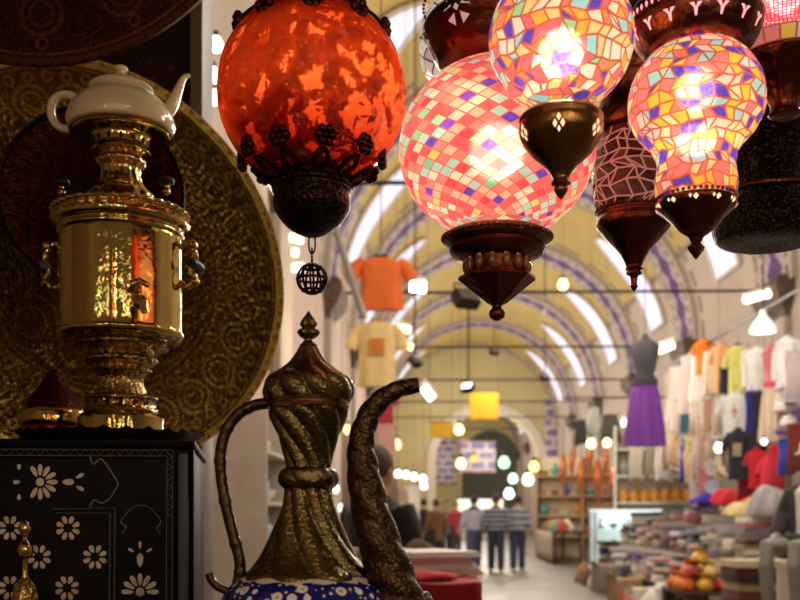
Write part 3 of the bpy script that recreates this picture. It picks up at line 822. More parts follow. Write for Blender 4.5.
for fx, fy in ((68, 528), (39, 557), (95, 557), (67, 588), (10, 528), (10, 588), (-18, 557), (39, 617), (95, 617)):
    b = B()
    for k in range(8): petal(b, fx, fy, 2 * PI * (k + .5) / 8, 4.5, 12.5, 3.1)
    b.build('inlaid_daisy', mopm, K, smooth=False)
def fan(fx, fy, dirn, s, n=7):
    b = B(); b.poly([fp(fx + 4.2 * s * math.cos(t), fy + 4.2 * s * math.sin(t)) for t in [2 * PI * k / 12 for k in range(12)]])
    for k in range(n): petal(b, fx, fy, dirn + (k - (n - 1) / 2) * .52, 6 * s, 18 * s, 3 * s)
    return b
b = fan(40, 482, 0, 1.0, 9)
petal(b, 62, 482, 0, 0, 12, 4); petal(b, 76, 478, -.5, 0, 9, 2.4); petal(b, 76, 486, .5, 0, 9, 2.4); petal(b, 20, 482, PI, 0, 7, 2.6); petal(b, 19, 470, -PI / 2, 0, 6, 2.4); petal(b, 19, 494, PI / 2, 0, 6, 2.4)
b.build('inlaid_rosette', mopm, K, smooth=False)
b = fan(140, 592, -PI / 2, 1.05, 7); petal(b, 140, 567, -PI / 2, 0, 14, 4); petal(b, 140, 549, -PI / 2, 0, 8, 2); petal(b, 134, 552, -2.6, 0, 7, 1.6); petal(b, 146, 552, -.5, 0, 7, 1.6)
b.build('inlaid_fan', mopm, K, smooth=False)
def wireline(name, pts, w=.0011, closed=False):
    pts = [fp(*p) for p in pts]
    if closed: pts.append(pts[0])
    b = B(); b.tube(pts, w, 5); return b.build(name, wire, K)
for off in (0, 6): wireline('inlay_line', [(-60, 449 + off), (173 - off, 450 + off), (172 - off, 640)])
wireline('inlay_line', [(p, 449 + (0 if i % 2 else 6)) for i, p in enumerate(range(-40, 172, 5))], .0008)
wireline('inlay_line', [(172 - (0 if i % 2 else 6), q) for i, q in enumerate(range(452, 520, 5))], .0008)
wireline('inlay_line', [(53, 509), (115, 508), (114, 640)]); wireline('inlay_line', [(56, 513), (110, 513), (109, 640)])
wireline('cartouche_line', spline([(90, 456), (93, 464), (101, 459), (108, 467), (114, 476), (118, 484), (114, 492), (110, 498), (102, 503), (94, 500), (90, 507)], 4))
wireline('cartouche_line', spline([(122, 534), (126, 527), (121, 522), (126, 514), (132, 508), (141, 505), (150, 508), (156, 514), (161, 522), (157, 528), (161, 534)], 4))
# brass bell-shaped finial in front of the cabinet
A = Ax(25, 560, 1.45, 640)
T = thing('brass_finial', 'small ribbed brass bell and ball ornament standing before the black cabinet', 'ornament', A.base)
b = B(); b.lathe(A.smooth([(10, 640), (12, 612), (12, 598), (10, 588), (6, 581), (4, 578)], 5), 32, lambda t, r, z, l: r * (1 + .06 * math.cos(12 * t)), cap=True); b.build('bell', brass_ch, T)
b = B(); b.lathe(A.smooth([(4, 579), (3, 574), (3, 560), (7, 556), (8, 550), (7, 545), (3, 540), (3, 536), (6, 530), (5, 524), (1, 520)], 5), 24); b.build('stem', brass, T)
b = B(); zb = A.base.z; b.lathe([(.06, -zb), (.06, -zb + .02), (.012, -zb + .04), (.012, .0), (.02, .004)], 20); b.build('stand', P('dark_stand_wood', '#20140c', .5), T)

# scalloped tray under the samovar
YS = 1.83
A = Ax(112, 424, YS, 436)
T = thing('scalloped_tray', 'dark round tray with a scalloped rim beneath the samovar', 'tray', (A.base.x, A.base.y, zc_top))
R0 = .165; hz = at(112, 424, YS - R0).z - zc_top
scal = lambda t, r, z, l: r
b = B()
rings = []
for rr, z, am in ((.02, .0, 0), (R0 * .8, .0, 0), (R0 * .93, hz * .45, 0), (R0, hz * .85, .0), (R0 * 1.015, hz, .22), (R0 * .985, hz * .98, .22), (R0 * .9, hz * .6, 0), (R0 * .78, .006, 0), (.02, .006, 0)):
    rings.append([((rr) * math.cos(t), (rr) * math.sin(t), z - hz * am * abs(math.sin(14 * t))) for t in [2 * PI * k / 168 for k in range(168)]])
b.rings(rings); b.build('tray_dish', P('dark_tin', '#4a3422', .35, .9, .3, 20), T)

# samovar
A = Ax(121, 300, YS, 424)
A.near = .7
S = thing('samovar', 'tall polished brass samovar with pierced gallery and side handles', 'samovar', (A.base.x, A.base.y, zc_top + .008))
dz = A.base.z - (zc_top + .008)
class _A:                                     # shift so that the foot stands on the tray
    def prof(s, p): return [(r, z + dz) for r, z in A.prof(p)]
    def smooth(s, p, n=5): return spline(s.prof(p), n)
a_ = _A()
def turned(name, p, m, n=5, seg=64, parent=S, fn=None, smooth=True, sharp=40):
    b = B(); b.lathe(a_.smooth(p, n) if smooth else a_.prof(p), seg, fn); return b.build(name, m, parent, sharp=sharp)
b = B(); b.lathe([(.075, 0), (.079, .004)] + a_.prof([(41, 424), (42, 416), (38, 412), (34, 411)]), 64); b.build('foot', brass, S)
turned('foot_gallery', [(33, 412), (37, 409), (34, 405), (34, 399), (36, 396), (30, 393)], brass_ch, 4)
turned('stem', [(26, 394), (23, 388), (21, 380), (24, 372), (30, 368), (27, 365), (34, 360), (35, 356), (30, 352), (40, 347), (46, 343), (42, 340), (55, 336), (58, 333)], brass_ch, 5, 112, fn=lambda t, r, z, l: r * (1 + .025 * math.cos(22 * t)))
turned('body', [(54, 335), (60, 332), (62, 327), (60, 323), (60, 300), (60, 250), (60, 232), (59, 226)], brass, 5, 144, sharp=60, fn=lambda t, r, z, l: r * (1 + .005 * math.cos(18 * t) * min(1, 8 * l, 8 * (1 - l))))
turned('shoulder', [(58, 228), (62, 224), (61, 219), (66, 215), (67, 210), (63, 206), (66, 202), (66, 199), (58, 197), (44, 195), (34, 192)], brass, 5, 144, fn=lambda t, r, z, l: r * (1 + (.022 * math.cos(36 * t) if .3 < l < .52 else 0)))
turned('chimney', [(33, 194), (31, 188), (24, 183), (20, 176), (19, 166), (23, 160), (24, 156), (20, 152), (24, 149), (27, 147)], brass, 5, 96, fn=lambda t, r, z, l: r * (1 + .03 * math.cos(14 * t)))
turned('crown_gallery', [(26, 148), (29, 146), (27, 141), (28, 132), (32, 129), (45, 125), (48, 122), (46, 121), (4, 121)], brass, 4)
hole_shade = P('pierced_shadow', '#0c0604', .8)  # flat near-black patches: shade of the holes put into the colour
gp = a_.prof([(27.2, 143), (27.6, 137), (28, 131)]); ta = toward(A)
patches(gp, [ta + k * PI / 7 for k in range(14)], (gp[0][1] + gp[2][1]) / 2, [[(.0034 * math.cos(t), .0052 * math.sin(t)) for t in [2 * PI * q / 12 for q in range(12)]]], hole_shade, 'pierced_opening', S)
gp = a_.prof([(34.4, 406), (34.4, 402), (34.6, 398)])
patches(gp, [ta + k * PI / 8 for k in range(16)], (gp[0][1] + gp[2][1]) / 2, [[(.0042 * math.cos(t), .005 * math.sin(t)) for t in [2 * PI * q / 12 for q in range(12)]]], hole_shade, 'pierced_opening', S)
gp = a_.prof([(34.6, 362), (35, 358), (35, 354)])
patches(gp, [ta + k * PI / 8 for k in range(16)], (gp[0][1] + gp[2][1]) / 2, [[(.0042 * math.cos(t), .0035 * math.sin(t)) for t in [2 * PI * q / 12 for q in range(12)]]], hole_shade, 'pierced_opening', S)
blk = P('ebonised_wood', '#070505', .5)
def Sz(py): return a_.prof([(1, py)])[0][1]
kpx = A.k(280)
for s_ in (-1, 1):
    h = B(); X = s_ * 59 * kpx
    pts = [(X, 0, Sz(248)), (X + s_ * .013, -.004, Sz(244)), (X + s_ * .026, -.005, Sz(250)), (X + s_ * .031, -.006, Sz(262)), (X + s_ * .022, -.006, Sz(272)), (X + s_ * .03, -.006, Sz(280)), (X + s_ * .014, -.004, Sz(288)), (X, 0, Sz(282))]
    h.tube(spline(pts, 5), .0055, 10); h.sphere((X + s_ * .026, -.006, Sz(246)), .009, 12, 8); h.sphere((X + s_ * .03, -.006, Sz(283)), .0085, 12, 8)
    hd = h.build('handle', brass_ch, S)
    g_ = B(); g_.tube([(X + s_ * .027, -.018, Sz(266)), (X + s_ * .031, -.0065, Sz(266)), (X + s_ * .035, .02, Sz(266))], [.008, .0095, .008], 12); g_.build('grip', blk, hd)
    k = B(); kx = s_ * (54 if s_ < 0 else 50) * kpx
    k.lathe(spline([(.004, Sz(200)), (.007, Sz(197)), (.004, Sz(193)), (.006, Sz(190))], 4), 16, c=(kx, -.03, 0)); kk = k.build('valve', brass, S)
    k = B(); k.sphere((kx, -.03, Sz(187)), .011, 16, 8, (1.35, 1, .75)); k.build('knob', blk, kk)
# tap facing the viewer
fwd = Vector((math.cos(ta + .22), math.sin(ta + .22), 0)); r0 = 60 * kpx
t_ = B(); z1 = Sz(316)
t_.tube([fwd * (r0 - .006) + Vector((0, 0, z1)), fwd * (r0 + .02) + Vector((0, 0, z1)), fwd * (r0 + .045) + Vector((0, 0, z1 + .002)), fwd * (r0 + .06) + Vector((0, 0, z1 - .006)), fwd * (r0 + .064) + Vector((0, 0, z1 - .024))], [.011, .008, .008, .0075, .006], 14)
t_.sphere(fwd * (r0 + .03) + Vector((0, 0, z1)), .0125, 14, 8)
tp_ = t_.build('tap', brass, S)
k = B(); c_ = fwd * (r0 + .03); k.tube([c_ + Vector((0, 0, z1 + .01)), c_ + Vector((0, 0, z1 + .032))], .004, 10)
sd = Vector((-fwd.y, fwd.x, 0)); k.tube([c_ + sd * -.016 + Vector((0, 0, z1 + .03)), c_ + sd * 0 + Vector((0, 0, z1 + .037)), c_ + sd * .016 + Vector((0, 0, z1 + .03))], [.005, .006, .005], 10); k.build('tap_key', brass_ch, tp_)

# teapot on the samovar
A2 = Ax(122, 110, YS, 129)
A2.near = .7
zb = S.location.z + a_.prof([(46, 121)])[0][1] + .003
Tp = thing('teapot', 'cream porcelain teapot resting on top of the samovar', 'teapot', (S.location.x, S.location.y, zb))
dz2 = -min(q[1] for q in A2.prof([(34, 130.5), (49, 128.5), (52.5, 122)]))
Tp.scale = (1, 1, .9)
def porcelain():
    a = N('cream_porcelain'); nz = a.noise(a.obj, 9, 2)
    col = a.mix(nz, lin('#d8c296'), lin('#e8d6b0')); p = a.pr(Base_Color=col, Roughness=.12); a.set(p, 'Coat Weight', .5); a.set(p, 'Subsurface Weight', .1); a.surf(p.outputs[0]); return a.m
por = porcelain()
tr_ = lambda p, n=6: spline([(r, z + dz2) for r, z in A2.prof(p)], n)
b = B(); bp = tr_([(34, 130.5), (49, 128.5), (52.5, 122), (52.5, 115), (49, 105), (42, 97), (33, 91), (30, 88)]); bp[0] = (bp[0][0], 0); b.lathe(bp, 56); bd = b.build('pot', por, Tp, sharp=70)
b = B(); b.lathe(tr_([(30, 89), (31.5, 86), (29, 83), (18, 79), (8, 77), (4, 76), (3.5, 74), (6.5, 71), (6, 68), (1, 66.5)]), 48); b.build('lid', por, Tp, sharp=70)
tb = Vector(Tp.location)
sp = spline([Vector((q.x, q.y, q.z / .9 + .002)) for q in [at(x, y, YS) - tb for x, y in [(158, 116), (166, 113), (172, 106), (176, 97), (180, 87), (184, 79), (190, 76)]]], 5)
b = B(); b.tube(sp, [.026 - .0215 * min(1, (i / (len(sp) - 1)) ** .7) for i in range(len(sp))], 18, ell=.7, up=(0, 1, 0)); b.build('spout', por, Tp, sharp=70)
hp = spline([Vector((q.x, q.y, q.z / .9 + .002)) for q in [at(x, y, YS) - tb for x, y in [(78, 101), (70, 96), (59, 97), (52, 105), (52, 118), (58, 127), (68, 130), (77, 125)]]], 5)
b = B(); b.tube(hp, .0078, 14, ell=1.25); b.build('handle', por, Tp, sharp=70)

# red and gold lidded pot beside the samovar
A = Ax(60, 390, 1.8, 428)
Q = thing('lidded_pot', 'squat dark red pot with a gold ring and conical lid beside the samovar', 'pot', A.base)
b = B(); b.lathe(A.smooth([(32, 428), (34, 422), (35, 408), (33, 396)], 4), 40); b.build('pot', P('red_lacquer', '#8a1414', .22, .5, .3, 30, .3), Q)
b = B(); b.lathe(A.smooth([(30, 397), (35, 394), (36, 386), (34, 379), (28, 376)], 5), 40); b.build('ring', brass, Q)
b = B(); b.lathe(A.smooth([(30, 377), (26, 368), (20, 360), (12, 350), (7, 341), (3, 337)], 5), 40); b.build('lid', engraved('dark_red_chased', '#5a2018', '#1a0806', .3, 70, .5), Q)
Q.location.x = at(54, 390, 2.06).x
# the pot shares the tray with the samovar
Q.location.z = zc_top; Q.location.y = 2.06; Q.scale = (1.1, 1.1, 1.1)
# large trays
def tray(name, label, px, py, Y, R, rz, tilt, m, mr, lip=.05):
    p = at(px, py, Y)
    T = thing('round_tray', label, 'tray', p); T.rotation_euler = (tilt, 0, rz)
    M = Matrix.Rotation(PI / 2, 3, 'X')          # lathe axis +z -> -y : faces the viewer
    b = B(); b.lathe([(.001, 0), (R * .64, .0), (R * .67, .004), (R * .96, .004), (R * .962, .001)], 96, rot=M, cap=False); b.build('tray_plate', m, T)
    b = B(); b.lathe([(R * .955, .002), (R * .985, .012), (R, .014), (R * 1.0, .004), (R * .97, -.012), (R * .6, -.014), (.001, -.014)], 128, rot=M, cap=False)
    n = 90
    for k in range(n):
        t = 2 * PI * k / n; b.sphere((R * .985 * math.cos(t), -.015, R * .985 * math.sin(t)), R * .011, 6, 4)
    b.build('rim', mr, T); return T
rimb = P('brass_rim', '#b89850', .22, 1., .3, 30, .3, 150)
tray('t', 'huge engraved brass tray standing behind the samovar', 98, 264, 2.36, .49, math.radians(36), math.radians(-3), tray_mat('brass_tray_a', '#a88c40', '#42280c', R=.49, rough=.26), rimb)
tray('t', 'dark copper tray with ring medallions hanging above the teapot', 37, -180, 2.05, .5, 0, math.radians(4), tray_mat('copper_tray_b', '#8a5234', '#2c140c', 14, 14, .5, R=.5), P('copper_rim', '#6a4024', .4, 1., .3))
tray('t', 'dim round brass tray with dotted rows behind the teapot handle', 92, 196, 2.12, .195, math.radians(10), math.radians(-4), tray_mat('brass_tray_c', '#6a3a1c', '#1e0a04', 20, 40, .4, R=.195), P('dark_rim', '#2a1a0c', .4, 1.))
# partition behind the stall, with its edge post
pw = at(205, 100, 2.75).x
def rug_wall():
    a = N('dark_red_hanging'); o = a.obj
    v = a.vor(o, 26.); nz = a.noise(o, 8, 4)
    col = a.mix(nz, lin('#1c0806'), lin('#3a120c')); col = a.mix(a.math('LESS_THAN', v.outputs[0], .18), col, lin('#5a2a18'))
    p = a.pr(Base_Color=col, Roughness=.85); a.surf(p.outputs[0]); return a.m
b = B(); b.box((XL + .001, 2.75, 0), (pw - .02, 2.81, 3.6)); struct(b.build('wall_stall', rug_wall()))
b = B(); b.box((pw - .03, 2.7, 0), (pw + .004, 2.84, 3.6), .004); struct(b.build('trim_41', P('grey_post', '#7c7068', .5)))
# overhead beam carrying the lanterns
b = B(); b.box((-1.6, 1.0, BEAM_Z), (1.3, 1.78, BEAM_Z + .06), .01); struct(b.build('trim_42', wood))
# ================================================================ BAZAAR GOODS
FAB = {}
def fab(col, rough=.85):
    k = 'cloth_' + col.strip('#')
    return P(k, col, rough, 0, .22, 7., .25, 45., sheen=.15)
def wrap(o_, pts): return o_
steel = P('grey_steel', '#6a6a6c', .4, .8)
whitep = P('white_paint', '#d8d4cc', .5)

def hang_cord(T):
    p = T.location; b = B(); b.tube([(0, 0, .13), (0, 0, vz(p.x) - p.z - .12)], .006, 6); b.build('cord', iron, T)
def hook(parent, h, w=.0):
    b = B(); b.tube([(0, 0, -.02), (0, 0, h * .6), (.02, 0, h * .85), (0, 0, h)], .006, 6)
    if w: b.tube([(-w, 0, -.06), (0, 0, -.02), (w, 0, -.06)], .008, 6)
    b.build('hanger', steel, parent)
def ring(hw, dp, z, n=28, fold=0., fr=7, ph=0., cx=0.):
    out = []
    for k in range(n):
        t = 2 * PI * k / n; q = 1 + fold * math.cos(fr * t + ph)
        c, s_ = math.cos(t), math.sin(t)
        out.append((cx + hw * math.copysign(abs(c) ** .8, c) * q, dp * s_ * q, z))
    return out
def place(px, py, Y, z_up=0.): p = at(px, py, Y); return p
def tshirt(px, py, w, h, col, label, Y=None, X=5.1, rz=-.55, trim=None, prnt=None, sleeve='short', group=None, pcol=None, name='t_shirt', cat='shirt', lower=None):
    Y = Y or 1000 * X / (px - 425); p = at(px, py, Y); k = mpp(p); W, H = w * k / math.cos(rz * .8), h * k
    T = thing(name, label, cat, p, rz, group); m = fab(col)
    b = B(); hb = W * (.31 if sleeve == 'short' else .36)
    prof = [(.10, -.03), (.13, -.035), (.24, -.085), (.30, -.15), (.30, -.3), (.29, -.55), (.30, -.8), (.31, -1.0)]
    R = [ring(W * a * (hb / (W * .31)), max(.02, W * .11 * min(1, .3 + i * .25)), z * H, fold=.025 * i, fr=5 + px % 3, ph=px) if i < 4 else ring(W * a * (hb / (W * .31)), max(.02, W * .11), z * H, fold=.09 * i / 7, fr=5 + px % 3, ph=px + .3 * i) for i, (a, z) in enumerate(prof)]
    b.rings(R, True, False, True)
    for s_ in (-1, 1):
        if sleeve == 'short': pts = [(s_ * W * .24, 0, -H * .10), (s_ * W * .36, 0, -H * .22), (s_ * W * .44, -.01, -H * .44)]; rr = [W * .085, W * .10, W * .105]
        else: pts = [(s_ * W * .28, 0, -H * .10), (s_ * W * .40, 0, -H * .35), (s_ * W * .44, -.02, -H * .85)]; rr = [W * .09, W * .08, W * .06]
        b.tube(pts, rr, 12, ell=.5, up=(0, 0, 1) if sleeve == 'short' else (1, 0, 0))
    b.build('body', m, T, sub=0)
    b = B(); rr = ring(W * .10, .045, -.008 * H); b.tube([Vector(q) for q in rr] + [Vector(rr[0])], .012, 6, cap=False); b.build('collar', fab(trim) if trim else m, T)
    if prnt:
        b = B(); d = -W * .115 - .012
        if prnt == 'cross': b.box((-W * .02, d - .01, -H * .52), (W * .02, d, -H * .25)); b.box((-W * .07, d - .01, -H * .40), (W * .07, d, -H * .35))
        elif prnt == 'block':
            for i in range(5): b.box((-W * .13, d - .012, -H * (.34 + .05 * i)), (W * (.13 - .02 * (i % 2)), d, -H * (.305 + .05 * i)))
        b.build('chest_print', P('print_' + pcol.strip('#'), pcol, .7), T)
    if lower:
        b = B(); b.rings([ring(W * .30, W * .10, -.96 * H), ring(W * .34, W * .12, -1.25 * H, fold=.1, fr=9), ring(W * .38, W * .13, -1.9 * H, fold=.14, fr=9)]); b.build('skirt', fab(lower), T)
    hook(T, .14, W * .16); return T
def dress(px, py, w, h, col, label, Y=None, X=5.1, rz=-.5, top=None, bust=False, belt=None, name='dress', cat='dress', group=None):
    Y = Y or 1000 * X / (px - 425); p = at(px, py, Y); k = mpp(p); W, H = w * k, h * k
    T = thing(name, label, cat, p, rz, group)
    b = B(); b.rings([ring(W * a, W * d, -z * H, fold=f, fr=4) for a, d, z, f in ((.07, .05, .0, 0), (.08, .06, .04, 0), (.28, .11, .07, 0), (.38, .15, .11, 0), (.33, .2, .2, 0), (.29, .2, .27, 0), (.23, .16, .36, 0), (.29, .2, .44, 0))], True, False, True); b.build('bodice', fab(top or col), T)
    b = B(); b.rings([ring(W * a, W * d, -z * H, 56, f, 11, px) for a, d, z, f in ((.29, .19, .43, 0), (.36, .24, .55, .05), (.43, .28, .78, .10), (.48, .3, 1., .13))]); b.build('skirt', fab(col), T)
    if belt:
        b = B(); b.rings([ring(W * .31, W * .215, -.40 * H), ring(W * .33, W * .23, -.46 * H)], True, False, False); b.build('sash', fab(belt), T)
    hook(T, .14, W * .15); return T
def drape(px, py, w, h, col, label, Y=None, X=5.1, rz=-.5, n=5, name='scarf', cat='scarf', taper=0., group=None, hem=None):
    Y = Y or 1000 * X / (px - 425); p = at(px, py, Y); k = mpp(p); W, H = w * k * (1.5 if px > 660 else 1.1), h * k
    T = thing(name, label, cat, p, rz, group); ph = px * .7
    b = B(); b.grid(28, 14, lambda u, v: ((u - .5) * W * (1 - taper * (1 - v)) + .01 * math.sin(9 * v + ph), .035 * math.sin(2 * PI * n * u + ph + .8 * v) * (.4 + .6 * v) + .02 * math.sin(7 * v), -v * H * (1 - .03 * math.sin(5 * u + ph)) + .03 * math.sin(PI * u) * 1))
    b.build('cloth', fab(col), T, solid=.008)
    b = B(); b.tube([(-W * .52, 0, .012), (W * .52, 0, .012)], .010, 6); b.tube([(0, 0, .012), (0, 0, .12)], .005, 6); b.build('hanger', steel, T)
    if hem:
        b = B(); b.grid(28, 2, lambda u, v: ((u - .5) * W, .035 * math.sin(2 * PI * n * u + ph + .8) - .008, -H * (1 - .03 * math.sin(5 * u + ph)) - v * .09)); b.build('fringe', fab(hem), T, solid=.01)
    return T
def bundle(loc, w, d, h, col, label, name='cloth_bundle', cat='cloth', seed=0, rz=0., group=None):
    r_ = random.Random(seed + int(loc[0] * 100) + int(loc[1] * 77)); ph = [r_.uniform(0, 6) for _ in range(6)]
    b = B()
    def f(t, r, z, l): return r * (1 + .10 * math.sin(3 * t + ph[0] + 4 * l) + .07 * math.sin(7 * t + ph[1] - 6 * l) + .03 * math.sin(13 * t + ph[2]))
    prof = [(.001, 0), (.42, 0), (.5, .12), (.48, .35), (.40, .62), (.26, .85), (.10, .98), (.001, 1.)]
    b.lathe(spline(prof, 4), 36, f, cap=False)
    for v in b.bm.verts:
        v.co.x *= w; v.co.y *= d; v.co.z = max(0, v.co.z) * h * (1 + .12 * math.sin(v.co.x * 9 / w * .6 + ph[3]))
    o_ = b.build(name, fab(col), None, loc, rz); return tag(o_, label, cat, group)
STK = []
ORD = ['lowest'] + [n_ + ' from bottom' for n_ in ('second', 'third', 'fourth', 'fifth', 'sixth', 'seventh', 'eighth', 'ninth', 'tenth', 'eleventh')]
def stack(x, y, z, w, d, th, cols, where, rz=0., kind='folded_cloth', noun='folded cloth', cat='cloth'):
    r_ = random.Random(int(x * 991 + y * 37)); zb_ = z
    for i, (cn, c) in enumerate(cols):
        t = th * r_.uniform(.85, 1.15); w_, d_ = w * r_.uniform(.9, 1.04), d * r_.uniform(.9, 1.04)
        b = B(); b.box((-w_ / 2, -d_ / 2, 0), (w_ / 2, d_ / 2, t * .5), t * .22); b.box((-w_ / 2 + .004, -d_ / 2 + .004, t * .47), (w_ / 2 - .01, d_ / 2 - .01, t), t * .22)
        pos = 'topmost' if i == len(cols) - 1 else ORD[i]
        o_ = b.build(kind, fab(c), None, (x + r_.uniform(-.02, .02), y + r_.uniform(-.02, .02), z), rz + r_.uniform(-.08, .08))
        tag(o_, '%s %s, %s, %s' % (cn, noun, pos, where), cat, where); z += t + .001
    STK.append((x, y, w, d, z)); return z
def table(name, label, x0, x1, y0, y1, z, m, cat='table', skirt=None, rz=0.):
    T = thing(name, label, cat, ((x0 + x1) / 2, (y0 + y1) / 2, 0)); w, d = (x1 - x0) / 2, (y1 - y0) / 2
    b = B(); b.box((-w, -d, z - .04), (w, d, z), .006); b.build('table_top', m, T)
    for sx in (-1, 1):
        for sy in (-1, 1): b = B(); b.box((sx * (w - .06) - .03, sy * (d - .06) - .03, 0), (sx * (w - .06) + .03, sy * (d - .06) + .03, z - .04), .004); b.build('leg', m, T)
    if skirt:
        b = B(); n = 90
        b.grid(n, 4, lambda u, v: (-w - .012 - .012 * math.sin(u * n * .9) * v, -d + 2 * d * u, z - .02 - v * (z - .08))); b.build('table_skirt', fab(skirt), T, solid=.004)
    return T

# ---- market counters along the far side of the aisle
table('market_table', 'long low stall counter with a grey cloth front piled with folded textiles', 3.85, 4.55, 12.3, 20.6, .78, wood, skirt='#8c867c')
table('market_table', 'higher rear stall counter in front of the hanging clothes', 4.6, 5.3, 12.3, 20.6, 1.16, wood, skirt='#7a7268')
G, DG, LG, BR, CR, TN, BK = ('grey', '#8a8a90'), ('dark grey', '#4a484c'), ('pale grey', '#b4b2b4'), ('brown', '#6a4a34'), ('cream', '#d8ccb4'), ('tan', '#a88c6c'), ('black', '#1c1a1c')
PU, WH, PK, BL, RD, MV = ('purple', '#4a2c98'), ('white', '#e4e0dc'), ('rose', '#b47078'), ('slate blue', '#5a6484'), ('red', '#b82030'), ('mauve', '#8a7480')
zt1, zt2 = .78, 1.16
NTH = ['first', 'second', 'third', 'fourth', 'fifth', 'sixth', 'seventh', 'eighth', 'ninth', 'tenth', 'eleventh', 'twelfth', 'thirteenth', 'fourteenth', 'fifteenth', 'sixteenth']
r9 = random.Random(5); pool = [G, DG, LG, G, LG, MV, CR, TN, BR, BK, WH, PK, BL, WH, CR, WH]
for i in range(14):
    stack(4.16 + r9.uniform(-.04, .05), 12.65 + .57 * i, zt1, .5, .42, r9.uniform(.05, .075), [r9.choice(pool) for _ in range(r9.randint(4, 8))], '%s low-counter stack from the mannequin' % NTH[i])
for i in range(7):
    stack(5.0, 13.0 + 1.1 * i, zt2, .38, .42, .055, [r9.choice([WH, LG, BL, MV, PK, CR, TN]) for _ in range(r9.randint(3, 6))], '%s high-counter stack from the mannequin' % NTH[i])
zs = .0
table('low_bench', 'knee-high bench along the front of the low counter', 3.38, 3.82, 13.6, 20.1, .34, wood, 'bench')
bz = {}
for i in range(12):
    bz[i] = stack(3.6 + r9.uniform(-.03, .03), 13.9 + .53 * i, .342, r9.uniform(.28, .38), .4, r9.uniform(.045, .07), [r9.choice(pool + [WH, CR, RD, PU, BL, WH]) for _ in range(r9.randint(3, 7))], '%s bench stack from the heap of pouches' % NTH[i])
# heaps on the counters
HB = [(704, 512, 4.85, '#3a22a0', 'deep purple crumpled bundle on the rear counter', .5, .2), (726, 508, 4.85, '#d83040', 'bright red crumpled heap on the rear counter', .52, .3),
      (748, 512, 4.9, '#d02838', 'small scarlet crumpled heap beside the bright red one', .45, .22), (703, 494, 5.05, '#b8b8d8', 'lavender crumpled bundle before the pale scarves', .5, .25),
      (748, 524, 4.45, '#d8c030', 'yellow crumpled scarf bundle beside the blue one', .42, .28), (771, 520, 4.45, '#4a7ec0', 'sky blue crumpled bundle next to the mannequin', .4, .26),
      (767, 542, 4.25, '#aaa6ac', 'large light grey sack-like bundle below the sky blue one', .5, .42), (755, 496, 5.12, '#e8e4e4', 'white crumpled cloth behind the bright red heap', .5, .22),
      (742, 546, 4.15, '#d8c890', 'pale yellow patterned scarf heap spilling over the low counter', .5, .2), (690, 520, 4.75, '#8a4a50', 'maroon crumpled cloth behind the grey stacks', .4, .2)]
for i, (px, py, X, c, lb, w_, h_) in enumerate(HB):
    Y = 1000 * X / (px - 425); zz_ = zt2 if X > 4.58 else zt1
    zz_ = max([zz_] + [q[4] + .005 for q in STK if abs(q[0] - X) < (q[2] + w_ * 1.1) / 2 and abs(q[1] - Y) < (q[3] + w_) / 2])
    bundle((X, Y, zz_), w_, w_ * .9, h_, c, lb, seed=i)
# ---- floor goods
PL = thing('pallet', 'low wooden pallet under the dark stack of folded shawls', 'pallet', (3.62, 11., 0))
b = B(); [b.box((-.36, -.3 + .16 * i, .07), (.36, -.18 + .16 * i, .1), .004) for i in range(4)]; b.build('deck', wood, PL)
for sx in (-.3, 0, .3): b = B(); b.box((sx - .04, -.3, 0), (sx + .04, .3, .07)); b.build('runner', wood, PL)
stack(3.62, 11., .101, .66, .52, .085, [('dark brown', '#2a1814'), ('cream edged', '#a8947c'), ('maroon', '#4a1414'), ('dark brown', '#2c1a14'), ('chestnut', '#5a2c1c'), ('beige', '#b8a488'), ('near-black brown', '#241614'), ('wine', '#4c1818'), ('sand', '#c4b498')], 'stack on the low pallet', .1, 'folded_shawl', 'folded shawl', 'shawl')
table('low_table', 'low wooden table under the gold and orange beaded pouches', 3.1, 3.72, 12.1, 13.2, .42, wood)
pc = [('orange', '#d86a28'), ('gold', '#d8a83c'), ('red', '#b83024'), ('amber', '#d88c3c'), ('rust', '#9a4020'), ('pale gold', '#e4c478')]
k = 0
def pouch(x, y, z, cn, c, lb):
    T = thing('beaded_pouch', lb, 'pouch', (x, y, z), k * .7)
    b = B(); b.lathe([(q[0], max(0, q[1])) for q in spline([(.001, 0), (.08, .005), (.105, .05), (.09, .11), (.05, .15), (.035, .165)], 4)], 24, lambda t, r, z_, l: r * (1 + .06 * math.cos(6 * t))); b.build('bag', P('pouch_' + c[1:], c, .35, .3, .4, 60, .5, 120), T)
    b = B(); b.lathe(spline([(.034, .16), (.03, .168), (.06, .20), (.066, .215)], 3), 24, lambda t, r, z_, l: r * (1 + .12 * l * math.cos(9 * t)), cap=False); b.build('ruffle', P('pouch_' + c[1:], c), T, solid=.004)
rows = ['front row', 'middle row', 'back row']; cols5 = ['aisle end', 'aisle side', 'centre', 'wall side']
for j in range(3):
    for i in range(3):
        cn, c = pc[k % 6]; pouch(3.19 + i * .225, 12.3 + j * .26, .42, cn, c, '%s beaded pouch on the low table, %s, %s' % (cn, rows[j], ['next to the aisle', 'in the middle', 'next to the counter'][i])); k += 1
for i, (x, y) in enumerate(((3.32, 12.43), (3.52, 12.43), (3.32, 12.69), (3.52, 12.69))):
    cn, c = pc[(k + 1) % 6]; pouch(x, y, .575, cn, c, '%s beaded pouch in the upper layer, %s' % (cn, ['above the front row next to the aisle', 'above the front row next to the counter', 'above the back row next to the aisle', 'above the back row next to the counter'][i])); k += 1
cn, c = pc[1]; pouch(3.42, 12.56, .73, cn, c, 'gold beaded pouch topping the whole heap of pouches')
card = P('cardboard', '#a0805c', .8)
